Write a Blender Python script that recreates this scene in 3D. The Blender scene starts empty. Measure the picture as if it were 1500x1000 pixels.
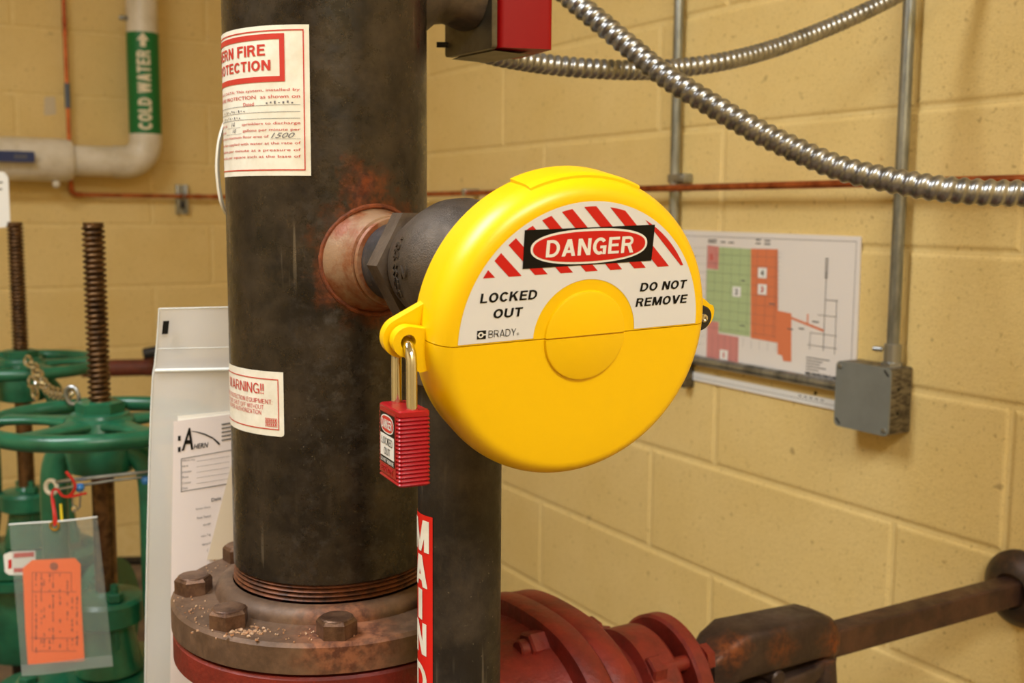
import bpy, bmesh, math, random
import numpy as np
from mathutils import Matrix, Vector

random.seed(4)
PI = math.pi
C = bpy.context.scene.collection
SC = bpy.context.scene

# ------------------------------------------------------------------ camera
ZC = 1.2                                    # lens height above the floor
F, PITCH, ROLL = 1589.9, .11751, -.0077138   # focal length in pixels of a 1500 px wide frame
cp, sp, cr, sr = math.cos(PITCH), math.sin(PITCH), math.cos(ROLL), math.sin(ROLL)
cam_data = bpy.data.cameras.new('camera')
cam = bpy.data.objects.new('camera', cam_data)
C.objects.link(cam)
cam_data.sensor_width = 36
cam_data.lens = 36 * F / 1500
cam_data.clip_start = .02
cam_data.dof.use_dof = True
cam_data.dof.focus_distance = .74
cam_data.dof.aperture_fstop = 10
cam.matrix_world = Matrix(((cr, sr, 0, 0), (-sp * sr, sp * cr, -cp, 0), (-cp * sr, cp * cr, sp, ZC), (0, 0, 0, 1)))
SC.camera = cam

# room frame: two block walls that meet in a corner
YAW, DR, DL, Z0, COURSE = .535418, 1.30815, 3.74910, .15455, .2032
NR = np.array([math.cos(YAW), math.sin(YAW), 0.])    # out through the right wall
NL = np.array([-math.sin(YAW), math.cos(YAW), 0.])   # out through the left wall
CORNER = NR * DR + NL * DL + np.array([0, 0, ZC])
UP = np.array([0, 0, 1.])
CEIL = 2.75

# ------------------------------------------------------------------ light and exposure
world = bpy.data.worlds.new('world')
SC.world = world
world.use_nodes = True
world.node_tree.nodes['Background'].inputs[0].default_value = (1, .97, .92, 1)
world.node_tree.nodes['Background'].inputs[1].default_value = 0
SC.view_settings.view_transform = 'Standard'
SC.view_settings.look = 'None'
SC.view_settings.gamma = 1
SC.view_settings.use_curve_mapping = False
SC.view_settings.exposure = 0.24
SC.cycles.use_denoising = True
SC.cycles.max_bounces = 8

# the room's own ceiling lamps, both at ceiling height outside the picture: the shadows of the pipes
# on both walls point away from one over the left, the bright streak on the riser shows one in front on the right
for name, x, y in (('ceiling_lamp_left_offscreen', -1.3, .5), ('ceiling_lamp_front_right_offscreen', .55, -1.0)):
    d = bpy.data.lights.new(name, 'AREA')
    d.shape = 'RECTANGLE'; d.size = 1.2; d.size_y = .6; d.energy = 48; d.color = (.92, .97, 1)
    o = bpy.data.objects.new(name, d); C.objects.link(o)
    o.location = (x, y, CEIL - .02); o.rotation_euler = (0, 0, YAW)

# ------------------------------------------------------------------ helpers
def ray(x, y):
    x -= 750; y -= 500
    x, y = cr * x - sr * y, sr * x + cr * y
    return np.array([x, cp * F - sp * y, -sp * F - cp * y])
def at(x, y, Y):
    d = ray(x, y); return d * (Y / d[1]) + UP * ZC
def V(x, y, z): return np.array([x, y, z + ZC])
def nrm(a): a = np.array(a, float); return a / np.linalg.norm(a)
def onR(s, z, off=0): return np.array([*(CORNER - NL * s - NR * off)[:2], z + ZC])
def onL(s, z, off=0): return np.array([*(CORNER - NR * s - NL * off)[:2], z + ZC])

def frame_of(axis):
    axis = nrm(axis)
    a = np.cross(axis, UP) if abs(axis[2]) < .95 else np.array([1., 0, 0])
    a = nrm(a); return a, np.cross(axis, a), axis

class MB:
    def __init__(s): s.v = []; s.f = []
    def add(s, v, f):
        k = len(s.v); s.v += [tuple(map(float, p)) for p in v]; s.f += [tuple(i + k for i in q) for q in f]; return s
    def box(s, c, ax, ay, az, sx, sy, sz, ch=0):
        c = np.array(c, float); ax, ay, az = nrm(ax), nrm(ay), nrm(az)
        if ch <= 0:
            v = [c + ax * i * sx / 2 + ay * j * sy / 2 + az * k * sz / 2 for k in (-1, 1) for j in (-1, 1) for i in (-1, 1)]
            return s.add(v, [(0, 2, 3, 1), (4, 5, 7, 6), (0, 1, 5, 4), (2, 6, 7, 3), (0, 4, 6, 2), (1, 3, 7, 5)])
        bm = bmesh.new(); bmesh.ops.create_cube(bm, size=1)
        for q in bm.verts: q.co = Vector((q.co.x * sx, q.co.y * sy, q.co.z * sz))
        bmesh.ops.bevel(bm, geom=bm.edges[:], offset=ch, segments=2, affect='EDGES', profile=.5)
        bm.verts.index_update()
        v = [c + ax * q.co.x + ay * q.co.y + az * q.co.z for q in bm.verts]
        f = [[q.index for q in g.verts] for g in bm.faces]; bm.free()
        return s.add(v, f)
    def lathe(s, o, axis, prof, seg=32, a0=0, a1=2 * PI, closed_prof=False):
        a, b, n = frame_of(axis); o = np.array(o, float)
        full = abs(a1 - a0 - 2 * PI) < 1e-6
        m = seg if full else seg + 1
        v = []; P = len(prof)
        for i in range(m):
            t = a0 + (a1 - a0) * i / seg
            d = a * math.cos(t) + b * math.sin(t)
            v += [o + d * r + n * h for r, h in prof]
        f = []
        for i in range(seg):
            j = (i + 1) % m
            for k in range(P if closed_prof else P - 1):
                l = (k + 1) % P
                f.append((i * P + k, j * P + k, j * P + l, i * P + l))
        if not closed_prof and full:
            if prof[0][0] > 1e-6: f.append(tuple(i * P for i in range(m))[::-1])
            if prof[-1][0] > 1e-6: f.append(tuple(i * P + P - 1 for i in range(m)))
        return s.add(v, f)
    def cyl(s, a, b, r, seg=24, ch=0, r2=None):
        a, b = np.array(a, float), np.array(b, float); L = float(np.linalg.norm(b - a)); r2 = r if r2 is None else r2
        prof = [(r - ch, 0), (r, ch), (r2, L - ch), (r2 - ch, L)] if ch else [(r, 0), (r2, L)]
        return s.lathe(a, b - a, prof, seg)
    def hexp(s, c, axis, r, h, rot=0, ch=.12):
        a, b, n = frame_of(axis); c = np.array(c, float); v = []
        for rr, hh in ((r, 0), (r, h * (1 - ch)), (r * .86, h)):
            for k in range(6):
                t = rot + k * PI / 3
                v.append(c + (a * math.cos(t) + b * math.sin(t)) * rr + n * hh)
        f = [(k, (k + 1) % 6, 6 + (k + 1) % 6, 6 + k) for k in range(6)] + [(6 + k, 6 + (k + 1) % 6, 12 + (k + 1) % 6, 12 + k) for k in range(6)]
        return s.add(v, f + [tuple(range(5, -1, -1)), tuple(range(12, 18))])
    def tube(s, pts, r, seg=12, cap=True, flat=1., ref=None, closed=False):
        P = [np.array(p, float) for p in pts]; N = len(P)
        rs = r if hasattr(r, '__len__') else [r] * N
        T = [nrm((P[(i + 1) % N] if closed or i < N - 1 else P[i]) - (P[i - 1] if closed or i > 0 else P[i])) for i in range(N)]
        a = ref if ref is not None else frame_of(T[0])[0]
        v = []
        for i in range(N):
            a = nrm(a - T[i] * np.dot(a, T[i])); b = np.cross(T[i], a)
            for k in range(seg):
                t = 2 * PI * k / seg
                v.append(P[i] + (a * math.cos(t) + b * math.sin(t) * flat) * rs[i])
        f = [(i * seg + k, i * seg + (k + 1) % seg, ((i + 1) % N) * seg + (k + 1) % seg, ((i + 1) % N) * seg + k) for i in range(N if closed else N - 1) for k in range(seg)]
        if cap and not closed: f += [tuple(range(seg - 1, -1, -1)), tuple(range((N - 1) * seg, N * seg))]
        return s.add(v, f)
    def prism(s, poly, fn, d0, d1):
        n = len(poly)
        v = [fn(x, y, d0) for x, y in poly] + [fn(x, y, d1) for x, y in poly]
        return s.add(v, [tuple(range(n - 1, -1, -1)), tuple(range(n, 2 * n))] + [(i, (i + 1) % n, n + (i + 1) % n, n + i) for i in range(n)])
    def ringplate(s, c, hole, outer, fn, d0, d1, seg=48):
        """plate with a round hole; outer polygon is star shaped about the hole centre"""
        c = np.array(c, float); R = []
        for k in range(seg):
            t = 2 * PI * k / seg; d = np.array([math.cos(t), math.sin(t)]); best = 0
            for i in range(len(outer)):
                p, q = np.array(outer[i], float) - c, np.array(outer[(i + 1) % len(outer)], float) - c
                e = q - p; den = d[0] * e[1] - d[1] * e[0]
                if abs(den) < 1e-12: continue
                tt = (p[0] * e[1] - p[1] * e[0]) / den; w = (p[0] * d[1] - p[1] * d[0]) / den
                if tt > 0 and -1e-6 <= w <= 1 + 1e-6: best = max(best, tt)
            R.append((c + d * hole, c + d * best))
        v = []
        for i, o in R: v += [fn(*i, d0), fn(*o, d0), fn(*o, d1), fn(*i, d1)]
        f = []
        for k in range(seg):
            j = (k + 1) % seg
            for e in range(4): f.append((k * 4 + e, j * 4 + e, j * 4 + (e + 1) % 4, k * 4 + (e + 1) % 4))
        return s.add(v, f)
    def grid(s, fn, us, vs):
        v = [fn(a, b) for b in vs for a in us]; n = len(us)
        return s.add(v, [(j * n + i, j * n + i + 1, (j + 1) * n + i + 1, (j + 1) * n + i) for j in range(len(vs) - 1) for i in range(n - 1)])
    def flat2d(s, v2, f2, fn, d, step=0):
        """flat shapes (print, labels) laid on a surface through fn(u, v, d)"""
        if step:
            bm = bmesh.new(); vs = [bm.verts.new((x, y, 0)) for x, y in v2]
            for q in f2:
                try: bm.faces.new([vs[i] for i in q])
                except ValueError: pass
            xs = [x for x, y in v2]
            k = math.floor(min(xs) / step) + 1
            while k * step < max(xs):
                bmesh.ops.bisect_plane(bm, geom=bm.verts[:] + bm.edges[:] + bm.faces[:], plane_co=(k * step, 0, 0), plane_no=(1, 0, 0)); k += 1
            bm.verts.index_update()
            v2 = [(q.co.x, q.co.y) for q in bm.verts]; f2 = [[q.index for q in g.verts] for g in bm.faces]; bm.free()
        return s.add([fn(x, y, d) for x, y in v2], f2)
    def raised(s, v2, f2, fn, d0, d1):
        """lettering that stands proud: face at d1 with side walls down to d0"""
        n = len(v2); use = {}
        for q in f2:
            for a, b in zip(q, tuple(q[1:]) + (q[0],)): use.setdefault(frozenset((a, b)), []).append((a, b))
        return s.add([fn(x, y, d1) for x, y in v2] + [fn(x, y, d0) for x, y in v2], list(f2) + [(e[0][1], e[0][0], e[0][0] + n, e[0][1] + n) for e in use.values() if len(e) == 1])
    def rect(s, x0, y0, x1, y1, fn, d, step=0): return s.flat2d([(x0, y0), (x1, y0), (x1, y1), (x0, y1)], [(0, 1, 2, 3)], fn, d, step)
    def outline(s, x0, y0, x1, y1, w, fn, d, step=0):
        for q in ((x0, y0, x1, y0 + w), (x0, y1 - w, x1, y1), (x0, y0 + w, x0 + w, y1 - w), (x1 - w, y0 + w, x1, y1 - w)): s.rect(*q, fn, d, step)
        return s
    def poly(s, pts, fn, d, step=0): return s.flat2d(pts, [tuple(range(len(pts)))], fn, d, step)
    def text(s, body, box, fn, d, step=0, bold=0, shear=0, rot=0):
        v2, f2 = text2d(body, box, bold, shear, rot)
        if bold < .05: return s.flat2d(v2, f2, fn, d, step)
        for i, q in enumerate(f2): s.flat2d([v2[k] for k in q], [tuple(range(len(q)))], fn, d + .00002 * (i % 4), step)   # strokes of one letter lie a hair apart
        return s
    def build(s, name, m, parent=None, angle=35, kind=None, label=None):
        me = bpy.data.meshes.new(name)
        o3 = np.array(parent_loc(parent))
        me.from_pydata([tuple(np.array(p) - o3) for p in s.v], [], s.f); me.validate(); me.update()
        bm = bmesh.new(); bm.from_mesh(me); bmesh.ops.recalc_face_normals(bm, faces=bm.faces[:]); bm.to_mesh(me); bm.free()
        if angle:
            me.shade_smooth(); me.set_sharp_from_angle(angle=math.radians(angle))
        me.materials.append(m)
        o = bpy.data.objects.new(name, me); C.objects.link(o)
        if parent is not None: o.parent = parent
        if kind: o['kind'] = kind
        if label: o['label'] = label
        return o

ORIGIN = {}
def parent_loc(p): return (0, 0, 0) if p is None else ORIGIN[p.name] if p.name in ORIGIN else parent_loc(p.parent)

def thing(name, loc, label, cat, group=None):
    o = bpy.data.objects.new(name, None); C.objects.link(o); o.empty_display_size = .05
    o.location = tuple(map(float, loc)); ORIGIN[o.name] = tuple(map(float, loc))
    return tag(o, label, cat, group)
def tag(o, label, cat, group=None):
    o['label'] = label; o['category'] = cat
    if group: o['group'] = group
    return o
def struct(o): o['kind'] = 'structure'; return o
def copy_tree(o, parent=None):
    c = o.copy(); C.objects.link(c)
    if parent is not None: c.parent = parent
    for ch in [q for q in bpy.data.objects if q.parent == o]: copy_tree(ch, c)
    return c

def stroke(pts, t, closed=False):
    P = [np.array(p, float) for p in pts]; n = len(P); out = []
    for i in range(n):
        a = P[i - 1] if (i or closed) else P[i]; b = P[(i + 1) % n] if (i < n - 1 or closed) else P[i]
        d = b - a; d = d / (np.linalg.norm(d) + 1e-12); m = np.array([-d[1], d[0]]) * t / 2
        out.append((tuple(P[i] + m), tuple(P[i] - m)))
    return [[out[i][0], out[i][1], out[(i + 1) % n][1], out[(i + 1) % n][0]] for i in range(n if closed else n - 1)]
def earc(cx, cy, rx, ry, a0, a1, n=14): return [(cx + rx * math.cos(math.radians(a0 + (a1 - a0) * k / n)), cy + ry * math.sin(math.radians(a0 + (a1 - a0) * k / n))) for k in range(n + 1)]
def glyph(c, t):
    """plain block capital of cap height 1: polygons and width"""
    h = t / 2; R = lambda x0, y0, x1, y1: [(x0, y0), (x1, y0), (x1, y1), (x0, y1)]; b = t * .86; g = b / 2
    if c == ' ': return [], .26
    if c == 'I': return [R(0, 0, t, 1)], t
    if c == '!': return [R(0, .3, t, 1), R(0, 0, t, t)], t
    if c == ':': return [R(0, 0, t, t), R(0, .5, t, .5 + t)], t
    if c == 'L': return [R(0, 0, t, 1), R(t, 0, .6, b)], .6
    if c == 'T': return [R(0, 1 - b, .66, 1), R(.33 - h, 0, .33 + h, 1 - b)], .66
    if c in 'EF':
        q = [R(0, 0, t, 1), R(t, 1 - b, .64, 1), R(t, .5 - g + .02, .59, .5 + g + .02)]
        return (q + [R(t, 0, .65, b)], .65) if c == 'E' else (q, .62)
    if c == 'H': return [R(0, 0, t, 1), R(.74 - t, 0, .74, 1), R(t, .5 - g, .74 - t, .5 + g)], .74
    if c == 'N': return [R(0, 0, t, 1), R(.74 - t, 0, .74, 1), [(0, 1), (t * 1.15, 1), (.74, 0), (.74 - t * 1.15, 0)]], .74
    if c == 'M':
        W = .9; return [R(0, 0, t, 1), R(W - t, 0, W, 1), [(0, 1), (t * 1.3, 1), (W / 2 + t * .42, 0), (W / 2 - t * .42, 0)], [(W, 1), (W - t * 1.3, 1), (W / 2 - t * .42, 0), (W / 2 + t * .42, 0)]], W
    if c in 'AV':
        W = .78; k = t * 1.08; q = [[(0, 0), (k, 0), (W / 2 + k * .58, 1), (W / 2 - k * .58, 1)], [(W, 0), (W - k, 0), (W / 2 - k * .58, 1), (W / 2 + k * .58, 1)]]
        if c == 'V': return [[(x, 1 - y) for x, y in p] for p in q], W
        return q + [R(.16, .20, W - .16, .20 + b)], W
    if c == 'W':
        W = 1.06; k = t * 1.02; q = []
        for x0, x1 in ((0, .27), (.53, .27), (.53, .79), (1.06, .79)):
            s0 = 0 if x0 in (0,) else (-k if x0 == 1.06 else -k / 2); q.append([(x0 + s0, 1), (x0 + s0 + k, 1), (x1 + k / 2, 0), (x1 - k / 2, 0)])
        return q, W
    if c == 'K': return [R(0, 0, t, 1), [(t, .32), (t, .58), (.5, 1), (.74, 1)], [(.26, .58), (.42, .72), (.78, 0), (.54, 0)]], .78
    if c == 'Y': return [R(.37 - h, 0, .37 + h, .45), [(0, 1), (t * 1.15, 1), (.37 + h, .42), (.37 - h, .42)], [(.74, 1), (.74 - t * 1.15, 1), (.37 - h, .42), (.37 + h, .42)]], .74
    if c == 'Z': return [R(0, 1 - b, .66, 1), R(0, 0, .66, b), [(0, b), (t * 1.25, b), (.66, 1 - b), (.66 - t * 1.25, 1 - b)]], .66
    if c in 'OQ': return stroke(earc(.4, .5, .4 - h, .5 - g, 0, 360, 40)[:-1], t, True) + ([[(.45, .25), (.58, .3), (.82, .0), (.66, -.04)]] if c == 'Q' else []), .8
    if c == 'C': return stroke(earc(.39, .5, .39 - h, .5 - g, 38, 322, 34), t), .74
    if c == 'G': return stroke(earc(.4, .5, .4 - h, .5 - g, 38, 300, 34), t) + [R(.42, .36, .78, .36 + b), R(.78 - t, 0, .78, .36)], .78
    if c == 'D': return [R(0, 0, t, 1)] + stroke([(t, 1 - g)] + earc(.3, .5, .46 - h, .5 - g, 90, -90, 24) + [(t, g)], t * .95), .76
    if c in 'PRB':
        q = [R(0, 0, t, 1)]; m = .46
        if c == 'B': return q + stroke([(t, 1 - g)] + earc(.38, .745, .3 - h, .255 - g, 90, -90, 16) + [(t, .49 + g)], b) + stroke([(t, .51)] + earc(.40, .265, .32 - h, .265 - g, 90, -90, 16) + [(t, g)], b), .72
        q += stroke([(t, 1 - g)] + earc(.40, .715, .30 - h, .285 - g, 90, -90, 18) + [(t, .43 + g)], b)
        return (q, .70) if c == 'P' else (q + [[(.34, .47), (.56, .47), (.74, 0), (.74 - t * 1.15, 0)]], .74)
    if c == 'U': return stroke([(h, 1)] + earc(.37, .33, .37 - h, .33 - g, 180, 360, 20) + [(.74 - h, 1)], t), .74
    if c == 'S':
        W = .7; key = [(W - h, .70), (W * .76, .87), (W * .5, 1 - g), (W * .24, .88), (h, .735), (W * .25, .59), (W * .5, .53), (W * .77, .43), (W - h, .27), (W * .77, .11), (W * .5, g), (W * .22, .12), (h, .31)]
        P = [np.array(p) for p in key]; P = [2 * P[0] - P[1]] + P + [2 * P[-1] - P[-2]]; o = []
        for i in range(1, len(P) - 2):
            for k in range(4):
                f = k / 4; a, b2, c2, d2 = P[i - 1:i + 3]; o.append(.5 * (2 * b2 + (c2 - a) * f + (2 * a - 5 * b2 + 4 * c2 - d2) * f * f + (3 * b2 - a - 3 * c2 + d2) * f ** 3))
        return stroke(o + [P[-2]], t * .95), W
    raise KeyError(c)
def block2d(body, t, shear=0, gap=.12):
    v, f, x = [], [], 0
    for c in body:
        q, w = glyph(c, t)
        for p in q:
            k = len(v); v += [(x + a + shear * b, b) for a, b in p]; f.append(tuple(range(k, k + len(p))))
        x += w + gap
    return np.array(v), f
_tc = {}
def text2d(body, box, bold=0, shear=0, rot=0):
    """outline lettering fitted into box = (x0, y0, x1, y1); x0 or x1 None keeps the natural width"""
    key = (body, bold, shear)
    if bold >= .05: _tc[key] = block2d(body, bold, shear)     # heavy capitals are drawn stroke by stroke
    if key not in _tc:
        cu = bpy.data.curves.new('lettering', 'FONT'); cu.body = body; cu.size = 1; cu.offset = bold; cu.shear = shear; cu.resolution_u = 3
        ob = bpy.data.objects.new('lettering', cu); C.objects.link(ob)
        dg = bpy.context.evaluated_depsgraph_get()
        me = bpy.data.meshes.new_from_object(ob.evaluated_get(dg))
        v = np.array([p.co[:2] for p in me.vertices]).reshape(-1, 2); f = [tuple(p.vertices) for p in me.polygons]
        bpy.data.objects.remove(ob); bpy.data.curves.remove(cu); bpy.data.meshes.remove(me)
        _tc[key] = (v, f)
    v, f = _tc[key]; v = v.copy()
    lo, hi = v.min(0), v.max(0); v = v - lo; w, h = hi - lo
    if rot: v = np.stack([h - v[:, 1], v[:, 0]], 1); w, h = h, w
    x0, y0, x1, y1 = box; k = (y1 - y0) / h
    kx = k
    if x0 is None: x0 = x1 - w * k
    elif x1 is not None: kx = (x1 - x0) / w
    return [(x0 + p[0] * kx, y0 + p[1] * k) for p in v], f

# ------------------------------------------------------------------ materials
def lin(c): return tuple((x / 255 / 12.92 if x / 255 <= .04045 else ((x / 255 + .055) / 1.055) ** 2.4) for x in c) + (1,)
class Nodes:
    def __init__(s, name):
        s.m = bpy.data.materials.new(name); s.m.use_nodes = True; s.t = s.m.node_tree; s.n = s.t.nodes
        s.b = s.n['Principled BSDF']; s.out = s.n['Material Output']; s.pos = s.n.new('ShaderNodeNewGeometry').outputs['Position']
    def link(s, a, b): s.t.links.new(a, b)
    def noise(s, scale, detail=5, rough=.6, stretch=None, dist=0):
        n = s.n.new('ShaderNodeTexNoise'); n.inputs['Scale'].default_value = scale; n.inputs['Detail'].default_value = detail; n.inputs['Roughness'].default_value = rough; n.inputs['Distortion'].default_value = dist
        p = s.pos
        if stretch:
            mp = s.n.new('ShaderNodeMapping'); mp.inputs['Scale'].default_value = stretch; s.link(p, mp.inputs[0]); p = mp.outputs[0]
        s.link(p, n.inputs['Vector']); return n.outputs['Fac']
    def ramp(s, x, lo, hi, a=0., b=1.):
        n = s.n.new('ShaderNodeMapRange'); n.inputs[1].default_value = lo; n.inputs[2].default_value = hi; n.inputs[3].default_value = a; n.inputs[4].default_value = b
        s.link(x, n.inputs[0]); return n.outputs[0]
    def math(s, op, a, b):
        n = s.n.new('ShaderNodeMath'); n.operation = op
        for i, q in enumerate((a, b)):
            if isinstance(q, (int, float)): n.inputs[i].default_value = q
            else: s.link(q, n.inputs[i])
        return n.outputs[0]
    def mix(s, fac, a, b):
        n = s.n.new('ShaderNodeMix'); n.data_type = 'RGBA'
        if isinstance(fac, (int, float)): n.inputs[0].default_value = fac
        else: s.link(fac, n.inputs[0])
        for i, q in ((6, a), (7, b)):
            if isinstance(q, tuple): n.inputs[i].default_value = q if len(q) == 4 else lin(q)
            else: s.link(q, n.inputs[i])
        return n.outputs[2]
    def dist(s, p):
        n = s.n.new('ShaderNodeVectorMath'); n.operation = 'DISTANCE'; n.inputs[1].default_value = tuple(map(float, p)); s.link(s.pos, n.inputs[0]); return n.outputs['Value']
    def zpos(s):
        n = s.n.new('ShaderNodeSeparateXYZ'); s.link(s.pos, n.inputs[0]); return n.outputs[2]
    def bump(s, h, strength, distance=.001):
        n = s.n.new('ShaderNodeBump'); n.inputs['Strength'].default_value = strength; n.inputs['Distance'].default_value = distance
        s.link(h, n.inputs['Height']); s.link(n.outputs[0], s.b.inputs['Normal'])
    def done(s, col, rough=.5, metal=0, spec=.5, coat=0):
        if isinstance(col, tuple): s.b.inputs['Base Color'].default_value = lin(col)
        else: s.link(col, s.b.inputs['Base Color'])
        if isinstance(rough, (int, float)): s.b.inputs['Roughness'].default_value = rough
        else: s.link(rough, s.b.inputs['Roughness'])
        s.b.inputs['Metallic'].default_value = metal; s.b.inputs['Specular IOR Level'].default_value = spec; s.b.inputs['Coat Weight'].default_value = coat
        return s.m

def simple(name, col, rough=.5, metal=0, col2=None, scale=30, lo=.4, hi=.65, bump=0, bscale=300, spec=.5, coat=0, stretch=None):
    N = Nodes(name); c = col
    if col2: c = N.mix(N.ramp(N.noise(scale, 6, .65, stretch), lo, hi), col, col2)
    if bump: N.bump(N.noise(bscale, 4), bump)
    return N.done(c, rough, metal, spec, coat)

def wall_paint():
    N = Nodes('yellow_wall_paint')
    c = N.mix(N.ramp(N.noise(5, 4), .3, .7), (229, 201, 136), (223, 193, 124))
    sp1 = N.math('MAXIMUM', N.ramp(N.noise(110, 2, .5), .66, .74), N.math('MULTIPLY', N.ramp(N.noise(300, 2, .6), .58, .68), .55))  # small and large dark specks: dirt plus pit shade painted into the colour
    c = N.mix(N.math('MULTIPLY', sp1, .5), c, (150, 112, 58))
    big = N.ramp(N.noise(34, 2, .5), .74, .79)
    c = N.mix(N.math('MULTIPLY', big, .5), c, (130, 100, 60))
    h = N.math('ADD', N.noise(120, 5, .7), N.math('MULTIPLY', N.noise(330, 2), .5))
    N.bump(h, .55, .0022)
    return N.done(c, .55, 0, .4)

def steel(name, base, light, rust=(), rough=(.33, .6), metal=.35, scratch=True, rust_cols=((150, 74, 30), (92, 40, 18)), bscale=160, bump=.25):
    N = Nodes(name)
    n1 = N.noise(22, 7, .7)
    c = N.mix(N.ramp(n1, .42, .72), base, light)
    n2 = N.noise(60, 5, .7, (1, 1, .18))
    c = N.mix(N.math('MULTIPLY', N.ramp(n2, .58, .75), .55), c, light)
    if scratch:
        sc = N.noise(150, 2, .5, (1, 1, .05)); k = N.math('MULTIPLY', N.ramp(sc, .66, .72), N.ramp(N.noise(9, 2), .48, .6))
        c = N.mix(N.math('MULTIPLY', k, .4), c, (140, 128, 112))
        gr = N.math('MULTIPLY', N.ramp(N.noise(90, 6, .8), .5, .66), N.ramp(N.noise(7, 3, .5, (1, 1, .35)), .46, .62))
        c = N.mix(N.math('MULTIPLY', gr, .45), c, (96, 92, 92))
        dots = N.math('MULTIPLY', N.ramp(N.noise(420, 1), .72, .76), N.ramp(N.noise(14, 2, .5, (1, 1, .4)), .58, .72))
        c = N.mix(N.math('MULTIPLY', dots, .45), c, (150, 138, 118))
    rr = N.ramp(N.noise(48, 6, .75), .38, .66, rough[0], rough[1])
    for p, r0, r1 in rust:
        d = N.math('ADD', N.dist(p), N.math('MULTIPLY', N.math('SUBTRACT', N.noise(55, 5, .7), .5), .055))
        m = N.ramp(d, r0, r1, 1, 0)
        rc = N.mix(N.ramp(N.noise(130, 4), .4, .62), *rust_cols)
        c = N.mix(m, c, rc)
        rr = N.math('MAXIMUM', rr, N.math('MULTIPLY', m, .8))
    N.bump(N.noise(bscale, 5, .7), bump)
    return N.done(c, rr, metal, .5)

def film(name, alpha, col=(235, 238, 238), rough=.25):
    N = Nodes(name); N.b.inputs['Base Color'].default_value = lin(col); N.b.inputs['Roughness'].default_value = rough
    tr = N.n.new('ShaderNodeBsdfTransparent'); tl = N.n.new('ShaderNodeBsdfTranslucent'); tl.inputs[0].default_value = lin(col)
    mx = N.n.new('ShaderNodeMixShader'); mx.inputs[0].default_value = .35; N.link(N.b.outputs[0], mx.inputs[1]); N.link(tl.outputs[0], mx.inputs[2])
    m2 = N.n.new('ShaderNodeMixShader'); m2.inputs[0].default_value = alpha
    N.link(tr.outputs[0], m2.inputs[1]); N.link(mx.outputs[0], m2.inputs[2]); N.link(m2.outputs[0], N.out.inputs[0])
    return N.m

M = {}
M['wall'] = wall_paint()
M['mortar'] = simple('painted_mortar', (231, 205, 142), .6, 0, (224, 195, 128), 40, bump=.3, bscale=200)
M['floor'] = simple('stained_concrete', (128, 108, 88), .8, 0, (78, 64, 52), 9, .35, .7, bump=.5, bscale=60)
M['ceiling'] = simple('ceiling_white', (225, 220, 208), .8)
M['white'] = simple('printed_white', (232, 230, 226), .35)
M['cream'] = simple('label_stock', (238, 234, 222), .4, 0, (222, 216, 200), 40)
M['redink'] = simple('red_ink', (200, 22, 22), .35)
M['redink2'] = simple('dull_red_ink', (196, 52, 44), .45)
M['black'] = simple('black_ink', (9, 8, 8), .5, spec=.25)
M['grey_ink'] = simple('grey_ink', (98, 96, 98), .5)
M['pencil'] = simple('pencil', (110, 108, 112), .5)
M['yellow'] = simple('yellow_plastic', (246, 198, 0), .34, spec=.5, bump=.04, bscale=500)
M['chrome'] = simple('polished_steel', (214, 212, 208), .07, 1)
M['emt'] = simple('galvanised_tube', (168, 172, 172), .32, .85, (120, 124, 124), 30, stretch=(1, 1, .3))
M['zinc'] = simple('zinc_plate', (160, 162, 162), .35, .9)
M['box_grey'] = simple('grey_box_metal', (128, 131, 126), .5, .3, (122, 124, 119), 20)
M['box_side'] = simple('worn_box_metal', (128, 116, 92), .5, .5, (70, 62, 50), 70, .4, .6, stretch=(1, 1, 3))
M['flex'] = simple('flex_steel', (172, 172, 172), .32, .92, (138, 138, 138), 60)
M['copper'] = simple('copper_tube', (206, 118, 70), .35, .85, (140, 66, 36), 24)
M['lockred'] = simple('red_lock_plastic', (158, 12, 24), .34)
M['pvc'] = simple('white_pipe_jacket', (226, 216, 200), .4, 0, (206, 194, 172), 14)
M['greenlabel'] = simple('green_label', (0, 112, 52), .45)
M['tan_ink'] = simple('pale_lettering', (226, 214, 186), .5)
M['blue'] = simple('blue_vinyl', (22, 42, 96), .4)
M['bluebead'] = simple('blue_plastic', (52, 128, 210), .35)
M['green'] = simple('green_enamel', (32, 104, 74), .3, 0, (20, 76, 52), 18, .35, .7, bump=.25, bscale=120)
M['darkstem'] = simple('bronze_thread', (118, 88, 58), .38, .8, (62, 44, 30), 60)
M['blackstem'] = simple('oily_stem', (34, 28, 24), .5, .3)
M['redpaint'] = simple('red_valve_paint', (128, 37, 26), .5, 0, (96, 26, 18), 28, bump=.8, bscale=170)
M['redcover'] = simple('red_cover', (146, 5, 10), .45, spec=.2)
M['redlabel'] = simple('red_pipe_label', (214, 26, 18), .4)
M['orange'] = simple('orange_tag', (255, 112, 36), .55)
M['tagprint'] = simple('tag_print', (120, 46, 26), .6)
M['paper'] = simple('paper', (232, 222, 222), .7)
M['paper2'] = simple('cream_paper', (226, 212, 190), .7)
M['paperedge'] = simple('paper_edge', (248, 246, 240), .6)
M['film'] = film('clear_bag_film', .2, (190, 202, 200))
M['pouch'] = film('milky_pouch_film', .6, (246, 247, 250), .25)
M['seal'] = simple('heat_seal', (232, 236, 236), .4)
M['rubber'] = simple('black_washer', (34, 32, 32), .5)
M['brass'] = simple('brass', (190, 150, 60), .3, .9)
M['redwire'] = simple('red_wire', (200, 30, 22), .4)
M['yellowwire'] = simple('yellow_tie', (214, 190, 20), .4)
M['bracket'] = simple('dark_cast_iron', (80, 72, 66), .45, .5, (120, 104, 88), 26, bump=.3)
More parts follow.
